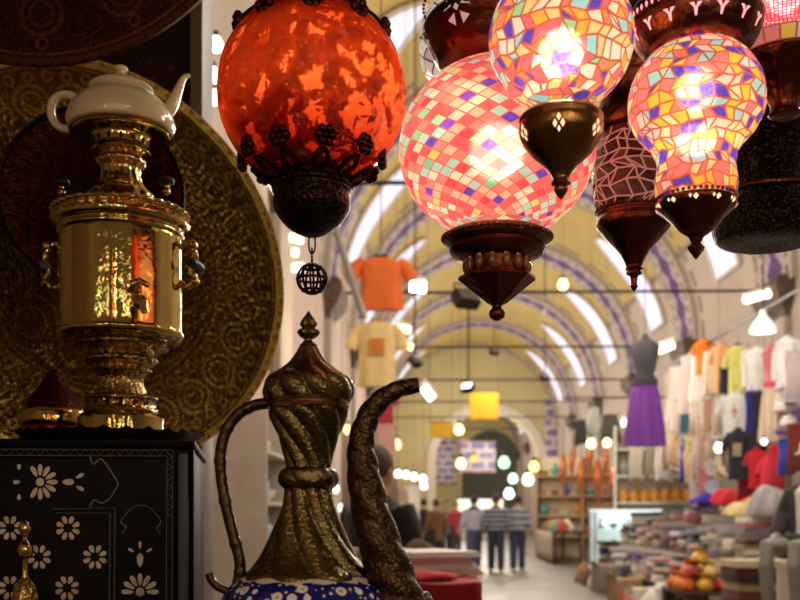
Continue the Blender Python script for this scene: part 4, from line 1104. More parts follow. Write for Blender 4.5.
def carton(x, y, w, d, h, lb, m=card, z=0., rz=.2):
    T = thing('carton', lb, 'box', (x, y, z), rz); b = B(); b.box((-w / 2, -d / 2, 0), (w / 2, d / 2, h), .006); b.build('box', m, T)
    b = B(); b.box((-w * .06, -d / 2 - .002, .0), (w * .06, d / 2 + .002, h + .002)); b.build('tape', P('parcel_tape', '#c0a070', .3), T)
    for s_ in (-1, 1):
        b = B(); b.poly([(s_ * w / 2, -d / 2, h), (s_ * w / 2, d / 2, h), (s_ * (w / 2 + .08), d / 2 - .02, h + .07), (s_ * (w / 2 + .08), -d / 2 + .02, h + .07)], (0, 0, .005)); b.build('flap', m, T)
carton(3.1, 15.6, .4, .4, .34, 'open tan cardboard box on the floor before the low counter'); carton(3.14, 16.4, .34, .36, .3, 'small brown cardboard box behind the open tan box', P('cardboard_b', '#7c5a3c', .8), rz=-.1)
carton(3.1, 14.3, .42, .4, .3, 'white carton on the floor beside the pouches', P('white_card', '#cfc8bc', .7), rz=.1); carton(3.12, 17.3, .4, .4, .46, 'grey carton standing beside the glass display case', P('grey_card', '#8a847c', .7))
# ---- glass display case
GC = thing('glass_display_case', 'glass display case with shelves of silverware at the edge of the aisle', 'display case', (4.35, 21.9, 0))
glass = N('case_glass'); _p = glass.pr(Base_Color=(.9, .97, .97, 1), Roughness=.03, IOR=1.1); glass.set(_p, 'Transmission Weight', .95); _t = glass.n('BsdfTransparent'); _m = glass.n('MixShader', {0: .75}); glass.t.links.new(_p.outputs[0], _m.inputs[1]); glass.t.links.new(_t.outputs[0], _m.inputs[2]); glass.surf(_m.outputs[0]); glass = glass.m
chrome = P('chrome_frame', '#c8ccd0', .15, 1.)
b = B(); b.box((-.72, -.35, 0), (.72, .35, .25), .01); b.build('plinth', whitep, GC)
b = B(); b.box((-.72, -.35, 1.38), (.72, .35, 1.42), .005); b.build('lid_panel', P('lit_case_top', '#dfe6e8', .3, em=1.1), GC)  # top panel's glow is added to brighten the case
for sx in (-.7, 0, .7):
    for sy in (-.33, .33): b = B(); b.box((sx - .015, sy - .015, .25), (sx + .015, sy + .015, 1.38)); b.build('post', chrome, GC)
for z in (.62, 1.0): b = B(); b.box((-.7, -.33, z), (.7, .33, z + .012)); b.build('shelf', glass, GC)
for nm, lo, hi in (('front_pane', (-.7, -.345, .25), (.7, -.338, 1.38)), ('side_pane', (-.712, -.33, .25), (-.706, .33, 1.38)), ('side_pane', (.706, -.33, .25), (.712, .33, 1.38))): b = B(); b.box(lo, hi); b.build(nm, glass, GC)
b = B(); b.box((-.69, .31, .26), (.69, .325, 1.37)); b.build('back_panel', P('case_back', '#c8d4d4', .4, em=.35), GC)  # back panel also glows, to brighten the case
light('POINT', (4.35, 21.8, 1.3), 12, '#f4ffff', .05)  # unseen light added inside the case
silver = P('polished_silver', '#d0d4d8', .18, 1.)
SH = {'bowl': [(.001, 0), (.04, 0), (.045, .01), (.08, .05), (.095, .10), (.09, .10), (.07, .05), (.001, .02)], 'jug': [(.001, 0), (.05, 0), (.06, .05), (.05, .1), (.03, .14), (.035, .17), (.045, .18), (.001, .175)],
      'vase': [(.001, 0), (.045, 0), (.05, .02), (.085, .10), (.07, .18), (.035, .22), (.05, .26), (.001, .25)], 'cup': [(.001, 0), (.035, 0), (.02, .02), (.02, .05), (.045, .08), (.05, .13), (.001, .12)]}
def ware(kind, x, y, z, m, lb, cat, s_=1., group=None):
    b = B(); b.lathe([(r, max(0, q)) for r, q in spline([(r * s_, q * s_) for r, q in SH[kind]], 3)], 24, cap=False); return tag(b.build({'jug': 'silver_jug', 'bowl': 'bowl', 'vase': 'vase', 'cup': 'goblet'}[kind], m, None, (x, y, z)), lb, cat, group)
lv = {.251: 'on the floor of the glass case', .633: 'on the middle shelf of the glass case', 1.013: 'on the upper shelf of the glass case'}
for z, nm in lv.items():
    for i, kd in enumerate(['jug', 'bowl', 'cup', 'bowl', 'jug'] if z < .5 or z > .9 else ['bowl', 'cup', 'jug', 'cup', 'bowl']):
        ware(kd, 4.35 - .54 + i * .27, 21.9 - .12, z, silver, 'silver %s %s, %s' % ({'jug': 'jug', 'bowl': 'bowl', 'cup': 'goblet'}[kd], nm, ['at the aisle end', 'second from the aisle', 'in the centre', 'second from the wall end', 'at the wall end'][i]), 'tableware', 1.05)
tag(bundle((4.0, 20.95, 0), .4, .4, .35, '#3048c0', 'x', seed=5), 'bright blue bag slumped on the floor beside the glass case', 'bag').name = 'bag'
tag(bundle((3.5, 20.95, 0), .35, .3, .3, '#c8ccd4', 'x', seed=9), 'white plastic bag slumped on the floor before the glass case', 'bag').name = 'bag'
# ---- rear shelf with vases and amber jars
SHF = thing('display_shelf', 'white display shelf with grey vases over a row of amber jars', 'shelf', (5.3, 22.6, 0), -.25)
for z in (.9, 1.55, 2.15, 2.75): b = B(); b.box((-1.0, -.2, z), (1.0, .2, z + .04), .004); b.build('shelf', whitep, SHF)
for x in (-1.0, 1.0): b = B(); b.box((x - .03, -.2, 0), (x + .03, .2, 3.3), .004); b.build('side_panel', whitep, SHF)
b = B(); b.box((-1, .2, 0), (1, .22, 3.3)); b.build('back_panel', P('shelf_back', '#b8ab98', .8), SHF)
SM = Matrix.Translation(SHF.location) @ Matrix.Rotation(-.25, 4, 'Z')
amber = P('amber_glass', '#c88420', .2, 0, .3, em=.15); gv = P('grey_glaze', '#8c8a84', .3)  # amber jars carry a faint added glow
seq = ['at the aisle end', 'second from the aisle end', 'third from the aisle end', 'fourth from the aisle end', 'fifth from the aisle end', 'sixth from the aisle end', 'seventh from the aisle end', 'at the wall end']
for i in range(8):
    p = SM @ Vector((-.82 + .23 * i, -.05, 1.591)); ware('vase', *p, amber, 'amber glass jar on the white display shelf, ' + seq[i], 'jar', 1.15, 'amber jars on the white shelf').name = 'amber_jar'
for i in range(6):
    p = SM @ Vector((-.8 + .31 * i, -.05, 2.191)); ware('vase', *p, gv, 'grey glazed vase on the white display shelf above the jars, ' + (seq[i] if i < 5 else seq[7]), 'vase', 1.5, 'grey vases on the white shelf')
for i in range(6):
    p = SM @ Vector((-.8 + .31 * i, -.05, .941)); ware('bowl', *p, P('glaze_%d' % (i % 3), ['#a04030', '#4a7a8a', '#c8b070'][i % 3], .25), '%s bowl on the lowest board of the white shelf, %s' % (['brick red', 'teal', 'straw'][i % 3], seq[i] if i < 5 else seq[7]), 'bowl', 1.1)
# ---- hanging copper lamps
b = B(); b.tube([(3.4, 24, 3.45), (6.5, 24, 3.45)], .03, 8); tag(b.build('hanging_rail', iron), 'dark rail carrying hanging copper lanterns beyond the shelves', 'rail')
cl = P('bright_copper_lamp', '#d88a5c', .25, .9, .2, em=.10)  # copper bodies carry a slight added glow
CL = [(563, 470, 18), (572, 462, 14), (581, 478, 20), (590, 456, 16), (598, 480, 22), (606, 462, 15), (613, 485, 18), (621, 470, 14)]
for i, (px, py, hh) in enumerate(CL):
    p = at(px, py - hh, 24.); T = thing('copper_lantern', '%s copper lantern hanging from the far rail, %s' % (['tall', 'small', 'long', 'slim'][i % 4], ['first from the aisle', 'second from the aisle', 'third from the aisle', 'fourth from the aisle', 'fifth from the aisle', 'sixth from the aisle', 'seventh from the aisle', 'last before the shelf'][i]), 'lantern', p)
    s_ = hh * .024 / .45
    b = B(); b.lathe(spline([(.001, -.9 * s_), (.03, -.84 * s_), (.07 * s_ + .01, -.6 * s_), (.085 * s_ + .01, -.35 * s_), (.06 * s_, -.12 * s_), (.02, 0)], 4), 20, lambda t, r, z, l: r * (1 + .05 * math.cos(8 * t))); b.build('body', cl, T)
    b = B(); b.tube([(0, 0, -.01), (0, 0, 3.45 - p.z)], .008, 6); b.build('cord', iron, T)
    b = B(); b.tube([(0, 0, -.9 * s_), (0, 0, -1.25 * s_)], [.03, .012], 8); b.build('tassel', fab('#b8562c'), T)
# ---- far ceramics stall
SHF2 = thing('display_shelf', 'brown far shelf stacked with bowls and plates past the copper lanterns', 'shelf', (4.75, 30., 0), -.35)
for z in (.6, 1.2, 1.8, 2.4): b = B(); b.box((-1.4, -.25, z), (1.4, .25, z + .05), .004); b.build('shelf', P('shelf_brown', '#b49a7c', .6), SHF2)
for x in (-1.4, 0, 1.4): b = B(); b.box((x - .03, -.25, 0), (x + .03, .25, 3.0), .004); b.build('side_panel', P('shelf_brown', '#b49a7c'), SHF2)
b = B(); b.box((-1.4, .25, 0), (1.4, .27, 3.0)); b.build('back_panel', P('shelf_back2', '#d4c6ac', .8), SHF2)
SM = Matrix.Translation(SHF2.location) @ Matrix.Rotation(-.35, 4, 'Z')
pal = [('terracotta', '#b05a34'), ('white', '#e0dcd0'), ('turquoise', '#4aa0a0'), ('cobalt', '#3450a0'), ('mustard', '#c09838'), ('pink', '#d08c90'), ('olive', '#7a7a3c')]
bn = ['lowest board', 'second board', 'third board', 'top board']
for j, z in enumerate((.651, 1.251, 1.851, 2.451)):
    for i in range(7):
        cn, c = pal[(i * 3 + j * 2) % 7]; p = SM @ Vector(((-1.2, -.87, -.54, -.2, .2, .54, .87)[i], -.04, z)); kd = ['bowl', 'vase', 'cup'][(i + j) % 3]
        ware(kd, *p, P('ceramic_' + cn, c, .3), '%s ceramic %s on the %s of the far brown shelf' % (cn, {'bowl': 'bowl', 'vase': 'vase', 'cup': 'goblet'}[kd], bn[j]), 'ceramic', 1.4)
table('far_counter', 'far stall counter before the brown ceramics shelf', 3.3, 4.1, 26., 29.5, .85, wood, 'counter', skirt='#a89c88')
for i in range(7):
    cn, c = pal[i]; bundle((3.6 + .2 * (i % 2), 26.3 + .45 * i, .85), .34, .34, .3, c, '%s heap of goods on the far counter' % cn, 'goods_heap', 'goods', seed=i)

# ---- hanging clothes
b = B(); b.tube([(5.1, 13.4, 4.42), (5.1, 24., 4.42)], .025, 8); tag(b.build('clothes_rail', steel), 'upper long rail of the clothes stall', 'rail')
b = B(); b.tube([(5.1, 13.4, 3.0), (5.1, 21., 3.0)], .025, 8); tag(b.build('clothes_rail', steel), 'lower long rail of the clothes stall, behind the hanging cloths', 'rail')
DR = dress(645, 334, 40, 112, '#7a3aa0', 'purple dress with a dark grey bodice hanging alone below the vault', Y=14., rz=-.1, top='#4a4450', belt='#3c3644')
hang_cord(DR)
drape(679, 366, 17, 96, '#e8e0d8', 'white hanging scarf at the aisle end of the clothes rail', taper=.3)
drape(690, 356, 16, 70, '#e6d2cc', 'blush pink hanging scarf beside the white one', taper=.3)
drape(700, 352, 15, 80, '#ece4dc', 'ivory hanging scarf below the orange tops', taper=.2)
drape(686, 415, 8, 40, '#3c6880', 'narrow teal hanging scarf under the pale ones', X=5.0)
drape(692, 436, 10, 50, '#dcc890', 'pale yellow hanging scarf under the pale ones', X=4.95)
drape(704, 418, 9, 70, '#d8b8b0', 'dusty pink narrow hanging scarf', X=5.0); drape(713, 400, 13, 52, '#c4a488', 'tan beaded hanging cloth', X=5.0)
drape(697, 452, 9, 50, '#e0d4d8', 'pale lilac hanging scarf low on the rail', X=4.95); drape(706, 470, 10, 38, '#cc8c88', 'salmon hanging scarf low on the rail', X=4.9); drape(684, 448, 6, 36, '#6a50b0', 'small violet hanging scarf', X=4.95)
tshirt(704, 339, 24, 36, '#e87820', 'bright orange sequinned top high on the clothes rail', rz=-.4); tshirt(722, 342, 26, 50, '#f0b078', 'peach orange top beside the bright orange one', rz=-.4)
tshirt(738, 344, 28, 54, '#d8d878', 'yellow-green blouse on the upper rail', rz=-.4, trim='#4a4640'); drape(727, 368, 10, 36, '#2a2c48', 'dark navy cloth between peach and yellow-green tops')
tshirt(758, 346, 28, 48, '#e4e4e4', 'white sequinned top with long sleeves', rz=-.4, sleeve='long', name='blouse')
dress(772, 342, 26, 100, '#e0c8b0', 'beige dance costume with pink top and pink hip sash', top='#e07888', belt='#d8506c')
drape(768, 392, 12, 62, '#e8d8c8', 'long cream cloth behind the dance costume', X=5.2); tshirt(788, 336, 30, 52, '#eeeaea', 'white jacket over a violet lining at the near end of the rail', rz=-.3, sleeve='long', name='jacket', cat='jacket', lower='#8058b8')
drape(752, 392, 8, 66, '#2c34a0', 'long royal blue scarf beside the cross-printed shirt', X=5.0); drape(760, 392, 9, 66, '#26262e', 'long black scarf beside the royal blue one', X=5.0)
tshirt(735, 392, 34, 50, '#dcdcde', 'white t-shirt with an orange cross on the chest', X=4.9, rz=-.45, prnt='cross', pcol='#e08030')
tshirt(738, 428, 30, 52, '#20222a', 'black t-shirt with a tan block print', X=4.75, rz=-.45, prnt='block', pcol='#b8a480')
tshirt(757, 448, 24, 40, '#c01828', 'red t-shirt beside the black printed shirt', X=4.75, rz=-.4); tshirt(768, 456, 22, 40, '#e03850', 'coral red t-shirt behind the red one', X=4.85, rz=-.4)
drape(777, 446, 10, 48, '#d82840', 'crimson hanging scarf above the mannequin', X=4.7); drape(787, 440, 10, 36, '#2858c8', 'bright blue hanging scarf above the mannequin', X=4.7); drape(797, 425, 12, 50, '#8a2c1c', 'rust red hanging scarf at the picture edge', X=4.7)
def cap(px, py, X, c, c2, lb):
    Y = 1000 * X / (px - 425); p = at(px, py, Y); T = thing('hanging_hat', lb, 'cap', p, -.6)
    b = B(); b.lathe(spline([(.11, 0), (.112, .04), (.095, .10), (.05, .14), (.001, .15)], 4), 24); b.build('crown', fab(c), T)
    b = B(); b.grid(10, 4, lambda u, v: ((.10 + .0 * v) * math.cos(PI * (1 + u)) * (1 - .1 * v), .10 * math.sin(PI * (1 + u)) - .10 * v * math.sin(PI * u), .012 - .02 * v)); b.build('peak', fab(c2), T, solid=.008)
    b = B(); b.tube([(0, 0, .15), (0, 0, .35)], .004, 6); b.build('loop', steel, T)
cap(782, 412, 4.9, '#d8d8e0', '#c02838', 'white cap with a red peak hanging over the crimson scarf'); cap(793, 402, 4.9, '#8a8c98', '#e4e4e4', 'grey cap with a white peak hanging at the near end'); cap(789, 426, 4.9, '#e0dcdc', '#a02838', 'off-white cap with dark red peak, lowest of the hanging caps')
def plate(px, py, X, r, c, lb):
    Y = 1000 * X / (px - 425); p = at(px, py, Y); T = thing('round_fan', lb, 'fan', p, -.5); M = Matrix.Rotation(PI / 2, 3, 'X'); R = r * .82 * mpp(p)
    b = B(); b.lathe([(.001, .012), (R * .6, .01), (R * .95, .02), (R, .012), (R * .6, -.004), (.001, -.004)], 36, rot=M, cap=False); b.build('disc', fab(c), T); b = B(); b.tube([(0, 0, R), (0, 0, R + .3)], .005, 6); b.build('loop', steel, T)
plate(714, 468, 4.95, 11, '#c4bcbc', 'large pale round fan hung under the tan cloth'); plate(727, 466, 4.95, 11, '#e0dcc0', 'cream round fan beside the pale one'); plate(712, 487, 4.9, 9, '#b0b4d4', 'lavender round fan hung lowest')
# dark and silver cluster left of the dress
drape(610, 415, 20, 26, '#5a5a54', 'dark olive shawl draped near the copper lanterns', Y=23, rz=-.2, taper=.4); drape(594, 408, 16, 28, '#c8ccc4', 'silver white shawl draped near the copper lanterns', Y=23.4, rz=-.2, taper=.5); drape(581, 420, 12, 26, '#3c3c3a', 'black shawl draped nearest the aisle above the copper lanterns', Y=23.2, rz=-.2, taper=.3)
b = B(); p = at(570, 402, 23.2); b.tube([(p.x - .2, 23.2, p.z + .1), (6.5, 23.2, p.z + .1)], .02, 8); tag(b.build('hanging_rail', iron), 'short dark rail of draped shawls under the vault', 'rail')
for i, (px, py, c, cn) in enumerate(((636, 440, '#d8d0c0', 'stone'), (652, 436, '#b8a898', 'taupe'), (664, 442, '#dcd8d4', 'chalk white'), (672, 430, '#a8845c', 'camel'))): drape(px, py, 12, 40, c, cn + ' hanging cloth above the shelf of vases', Y=21.8 - i * .5, rz=-.3)

# ---- left side: shirts hung high, red garment, near counter
OS = tshirt(381, 256, 70, 54, '#e06a28', 'orange t-shirt with dark collar hanging high over the aisle', Y=10., rz=.1, trim='#33221c', prnt=None)
tshirt(377, 319, 60, 68, '#f0d090', 'cream yellow t-shirt with an orange print hanging below the orange one', Y=10.1, rz=.1, prnt='block', pcol='#e08838')
tshirt(384, 390, 30, 34, '#b83040', 'red and white top hanging lowest over the ewer spout', Y=10.2, rz=.2, lower='#d8a8a0', trim='#e8e0dc')
hang_cord(OS)
b = B(); p, q = at(328, 205, 9.4), at(364, 318, 9.4); b.tube([p, q], .035, 8); tag(b.build('hanging_strut', P('grey_strut', '#8c8880', .5)), 'slanting grey steel strut above the ewer', 'strut')
# near counter with books and cloths
table('stall_table', 'near stall table draped in red cloth behind the ewer spout', -.4, .19, 3.75, 4.9, 1.12, wood, skirt=None)
redc = fab('#b01c30')
b = B(); b.grid(24, 20, lambda u, v: (-.42 + .63 * u, 3.72 + 1.2 * v, 1.134 + .004 * math.sin(14 * u + 9 * v))); 
for sgn in (0,): b.grid(30, 6, lambda u, v: (-.42 + .63 * u, 3.72 - .012 * math.sin(24 * u) * v - .004, 1.134 - .45 * v)); b.grid(30, 6, lambda u, v: (.21 + .012 * math.sin(24 * u) * v, 3.72 + 1.2 * u, 1.134 - .45 * v))
tag(b.build('tablecloth', redc, solid=.004), 'red tablecloth over the near stall table', 'tablecloth')
stack(.0, 4.2, 1.142, .34, .34, .024, [CR, ('white', '#f0e8e8'), ('pale pink', '#e4c0c0'), ('snow white', '#f4eeee')], 'stack at the red table corner', .5, 'folded_cloth', 'folded napkin')
stack(-.20, 4.62, 1.142, .34, .26, .03, [('ivory', '#dcd0b8'), ('cream', '#d8c8a8'), ('ivory', '#e0d4c0')], 'stack in the middle of the red table', -.3, 'folded_cloth', 'folded napkin')
bundle((-.02, 4.72, 1.142), .22, .2, .12, '#4a2c20', 'dark brown crumpled cloth at the back of the red table'); bundle((-.25, 4.3, 1.142), .34, .26, .1, '#d88048', 'orange crumpled cloth behind the ewer spout')
bundle((-.04, 3.9, 1.142), .3, .2, .04, '#c02438', 'crimson crumpled cloth on the front edge of the red table'); bundle((-.24, 3.95, 1.142), .2, .2, .12, '#8c7450', 'khaki crumpled cloth between brown and orange cloths')
for i, (px, py, w, h, c, lb, Y) in enumerate(((412, 486, 14, 40, '#e0dcd8', 'white hanging cloth across the aisle', 20.), (402, 490, 12, 36, '#c8b8a8', 'sand hanging cloth across the aisle', 19.), (392, 480, 12, 40, '#a88c80', 'dusky hanging cloth across the aisle', 18.), (350, 430, 16, 90, '#98887c', 'long grey-brown hanging cloth behind the ewer neck', 14.), (362, 480, 18, 60, '#6a5a50', 'dark taupe hanging cloth behind the ewer spout', 15.))):
    drape(px, py, w, h, c, lb, Y=Y, rz=.4)
table('left_counter', 'distant counter of bright goods across the aisle', -1.6, -.5, 17., 27., .85, wood, 'counter', skirt='#8c8478')
for i in range(9):
    cn, c = (pal + [('scarlet', '#b83030'), ('silver', '#c4c4c8')])[i]; bundle((-.75 - .3 * (i % 2), 17.4 + 1.05 * i, .85), .5, .5, .38, c, '%s heap on the distant counter across the aisle' % cn, 'goods_heap', 'goods', seed=20 + i)
# wares on the near left wall behind the ewer handle
SHL = thing('pottery_shelf', 'small wall shelf of pale pottery behind the ewer neck', 'shelf', (XL + .25, 9.3, 0))
for z in (1.0, 1.45, 1.9): b = B(); b.box((-.25, -.7, z), (.22, .7, z + .03), .003); b.build('shelf', P('pale_shelf', '#b8aca0', .6), SHL)
for y_ in (-.72, .69): b = B(); b.box((-.25, y_, .0), (.22, y_ + .03, 2.3)); b.build('side_panel', P('pale_shelf', '#b8aca0'), SHL)
for j, z in enumerate((1.031, 1.481, 1.931)):
    for i in range(4):
        cn, c = [('cream', '#dcd0c0'), ('blush', '#c8988c'), ('grey', '#a8a4a0'), ('sky', '#a0b4c0')][(i + j) % 4]
        ware(['vase', 'bowl', 'jug'][(i + j) % 3], XL + .25, 9.3 - .48 + .32 * i, z, P('pot_' + cn, c, .4), '%s pottery piece on the %s board of the wall shelf' % (cn, ['lowest', 'middle', 'upper'][j]), 'pottery', 1.2).name = 'pottery'

# ================================================================ LAMPS OF THE BAZAAR
def lampmat(c, s_): return EM('lit_%s_%g' % (c.strip('#'), s_), c, s_)
def bulb_lamp(px, py, Y, r, c, s_, lb, cord=True):
    p = at(px, py, Y); T = thing('light_bulb', lb, 'light bulb', p); R = r * mpp(p)
    b = B(); b.lathe(spline([(.001, -R), (R * .7, -R * .75), (R, 0), (R * .75, R * .7), (R * .4, R * 1.2)], 4), 16); b.build('glass', lampmat(c, s_), T)
    b = B(); b.lathe([(R * .42, R * 1.15), (R * .42, R * 1.9), (R * .15, R * 2.1)], 12); b.build('socket', iron, T)
    top = vz(p.x) if XL < p.x < XR else ZS
    if cord: b = B(); b.tube([(0, 0, R * 2), (0, 0, max(.3, top - p.z - .12))], .003, 5); b.build('cord', iron, T)
def tube_lamp(px, py, Y, L, ang, r, c, s_, lb):
    p = at(px, py, Y); T = thing('tube_light', lb, 'tube light', p); k_ = mpp(p); L *= k_; r *= k_
    d = Vector((math.cos(ang), 0, math.sin(ang))) * L / 2
    b = B(); b.tube([-d, d], r, 10); b.build('tube', lampmat(c, s_), T)
    b = B(); n_ = Vector((0, .02, r * 1.5)); b.tube([-d * 1.06 + n_, d * 1.06 + n_], r * .7, 8); b.build('fitting', whitep, T)
    top = vz(p.x) if XL < p.x < XR else ZS
    b = B(); b.tube([(0, .02, r), (0, .02, max(.3, top - p.z - .12))], .003, 5); b.build('cord', iron, T)
def flood(px, py, Y, w, c, s_, lb, on=True, ang=.5):
    p = at(px, py, Y); T = thing('hanging_floodlight', lb, 'floodlight', p, ang); k_ = mpp(p); w *= k_
    M = Matrix.Rotation(-.7, 4, 'X')
    b = B(); b.box((-w / 2, -w * .25, -w * .35), (w / 2, w * .25, w * .35), w * .06, M); b.build('housing', iron, T)
    b = B(); b.box((-w * .42, -w * .27, -w * .28), (w * .42, -w * .255, w * .28), 0, M); b.build('lens', lampmat(c, s_) if on else P('dark_lens', '#4a4844', .15), T)
    b = B(); b.tube([(-w * .52, 0, 0), (-w * .52, 0, w * .55), (w * .52, 0, w * .55), (w * .52, 0, 0)], w * .04, 6); top = vz(p.x); b.tube([(0, 0, w * .55), (0, 0, max(.3, top - p.z - .15))], .012, 6); b.build('bracket', iron, T)
W_, Y_, O_ = '#fff4e0', '#ffe89a', '#ffc070'
bulb_lamp(563, 285, 20, 5, Y_, 5, 'bare yellowish bulb hanging under the vault between the big lanterns and the windows')
bulb_lamp(459, 430, 26, 5, Y_, 4, 'bare bulb hanging beside the yellow banners'); bulb_lamp(461, 464, 28, 5, Y_, 4, 'bare bulb in front of the purple tiles'); bulb_lamp(474, 459, 34, 3.5, '#e8c040', 2, 'small amber bulb before the dark archway')
bulb_lamp(504, 463, 30, 5.5, '#a8f0b8', 3.5, 'greenish bulb at the mouth of the dark archway'); bulb_lamp(534, 467, 30, 5, O_, 4, 'orange bulb beside the far shelf')
bulb_lamp(396, 445, 20, 5, O_, 5, 'orange bulb beside the red and white top'); bulb_lamp(591, 444, 22, 4.5, Y_, 5, 'yellow bulb over the copper lanterns, nearer the aisle'); bulb_lamp(607, 443, 22, 4, Y_, 5, 'yellow bulb over the copper lanterns, nearer the purple dress')
bulb_lamp(661, 434, 19.6, 4, O_, 5, 'small orange bulb behind the purple skirt'); bulb_lamp(719, 448, 15.4, 4.5, W_, 5, 'white bulb among the pale scarves'); bulb_lamp(764, 442, 13.4, 3, W_, 4, 'tiny white bulb beside the red shirts')
bulb_lamp(528, 480, 31, 5.5, '#f0ffe0', 4, 'large white bulb over the far counter'); bulb_lamp(513, 479, 33, 4.5, '#e8ffd8', 3.5, 'pale green bulb above the three men'); bulb_lamp(509, 494, 34, 5, '#f4ffe8', 3.5, 'low white bulb behind the three men')
for i, (px, py) in enumerate(((398, 474), (406, 475), (414, 477), (423, 479), (424, 486))): bulb_lamp(px, py, 24 + i, 3.6, W_, 4, 'white bulb in the distant row across the aisle, %s' % ['first from the ewer spout', 'second from the ewer spout', 'third from the ewer spout', 'fourth from the ewer spout', 'the lowest'][i])
bulb_lamp(271, 466, 10.5, 4.5, '#fff0c0', 5, 'warm bulb beside the ewer neck, behind its handle'); bulb_lamp(273, 479, 11, 4, '#d8ffe0', 3, 'greenish bulb beside the ewer neck, below the warm one')
bulb_lamp(335, 489, 16, 4, W_, 4, 'white bulb behind the ewer skirt'); bulb_lamp(347, 430, 14, 4.5, O_, 4, 'orange bulb behind the ewer lid'); bulb_lamp(342, 508, 18, 4, W_, 3, 'low white bulb behind the ewer skirt')
for i, (px, py) in enumerate(((216, 45), (213, 76), (213, 98))): bulb_lamp(px, py, 7.6, 7, W_, 5, 'white bulb beside the grey post, %s of three' % ['highest', 'middle', 'lowest'][i], cord=False)
for i, (px, py, L, a) in enumerate(((272, 183, 22, -1.0), (285, 205, 26, -.7), (292, 238, 22, -.2), (288, 252, 20, -.1), (296, 268, 16, 0))): tube_lamp(px, py, 11.5 + i * .5, L, a, 4, '#fff0d0', 4, 'white tube lamp between the big tray and the red lantern, %s' % ['highest', 'second from the top', 'third from the top', 'fourth from the top', 'lowest'][i])
tube_lamp(428, 393, 11, 15, -.9, 4.5, W_, 6, 'slanting tube lamp just beyond the ewer spout tip'); tube_lamp(404, 329, 12, 13, -.2, 3.5, Y_, 5, 'tube lamp beside the cream yellow t-shirt'); tube_lamp(407, 346, 12.4, 12, -.3, 3, Y_, 4, 'lower tube lamp beside the cream yellow t-shirt')
tube_lamp(757, 297, 14, 26, .25, 3.5, '#fff2d0', 6, 'tube lamp below the dark drum lantern'); tube_lamp(665, 348, 18, 18, .35, 3.5, '#ffe8b0', 6, 'tube lamp beside the purple dress')
tube_lamp(418, 287, 12, 16, -.1, 5.5, '#ffffff', 6, 'bright white lamp beside the orange t-shirt'); tube_lamp(628, 423, 21, 12, 0, 3.5, '#ffffff', 4, 'white lamp before the purple skirt'); tube_lamp(652, 422, 20.7, 15, .1, 3.5, '#ffffff', 4, 'white lamp at the hem of the purple skirt')
flood(466, 299, 13, 26, W_, 3, 'large unlit floodlight under the finial of the pink lantern', on=False); flood(415, 362, 13.5, 14, W_, 3, 'dark floodlight pointing down at the ewer spout', on=False, ang=1.); flood(468, 388, 16, 13, W_, 4, 'lit floodlight beside the yellow banners', ang=-.6)
flood(545, 378, 20, 9, W_, 3, 'small unlit floodlight on a rod beneath the skylights', on=False); flood(494, 352, 22, 9, W_, 3, 'tiny unlit floodlight on the middle rod', on=False)
p = at(763, 328, 13.6); T = thing('pendant_lamp', 'white conical pendant lamp lit over the clothes stall', 'lamp', p)
b = B(); b.lathe(spline([(.17, -.06), (.165, .0), (.10, .10), (.05, .16), (.03, .24)], 4), 28, cap=False); b.build('lamp_shade', P('white_shade', '#e8ece8', .4, em=.7), T, solid=.006)
b = B(); b.lathe([(.001, -.05), (.15, -.05), (.15, -.035), (.001, -.035)], 28); b.build('diffuser', lampmat('#e8fff0', 4), T)
b = B(); b.tube([(0, 0, .22), (0, 0, vz(p.x) - p.z)], .008, 6); b.build('cord', iron, T)
# banners
def banner(px, py, Y, w, h, c, lb, m=None):
    p = at(px, py, Y); k_ = mpp(p); w *= k_; h *= k_; T = thing('banner', lb, 'banner', p)
    b = B(); b.grid(16, 10, lambda u, v: ((u - .5) * w, .03 * math.sin(7 * u) * v, -v * h)); b.build('cloth', m or fab(c), T, solid=.01)
    b = B(); b.tube([(-w * .53, 0, .0), (w * .53, 0, 0)], .02, 8); b.build('pole', wood, T)
    for s_ in (-1, 1): b = B(); b.tube([(s_ * w * .5, 0, 0), (s_ * w * .5, 0, vz(p.x + s_ * w * .5) - p.z)], .008, 5); b.build('cord', iron, T)
banner(484, 392, 28, 29, 28, '#c8951c', 'larger yellow-orange banner hanging under the vault'); banner(441, 422, 36, 22, 16, '#b8901c', 'smaller yellow banner hanging farther down the vault')
banner(478, 441, 52, 36, 32, '#8a78a8', 'pale purple lattice banner before the far archway', tile_m)
# white lit counter behind the men
T = thing('lit_counter', 'white glowing shop counter at the far end behind the three men', 'counter', (at(480, 505, 50).x, 50., 0)); w_ = 46 * .05 / 2
b = B(); b.box((-w_, -.3, .0), (w_, .3, 1.2), .02); b.build('cabinet', P('counter_white', '#d8d4c8', .5), T); b = B(); b.box((-w_ * .98, -.32, 1.22), (w_ * .98, .28, 1.95), .02); b.build('lit_panel', lampmat('#fff2dc', 1.6), T)
b = B(); b.box((-w_, -.32, 1.95), (w_, .3, 2.05), .02); b.build('canopy', iron, T)

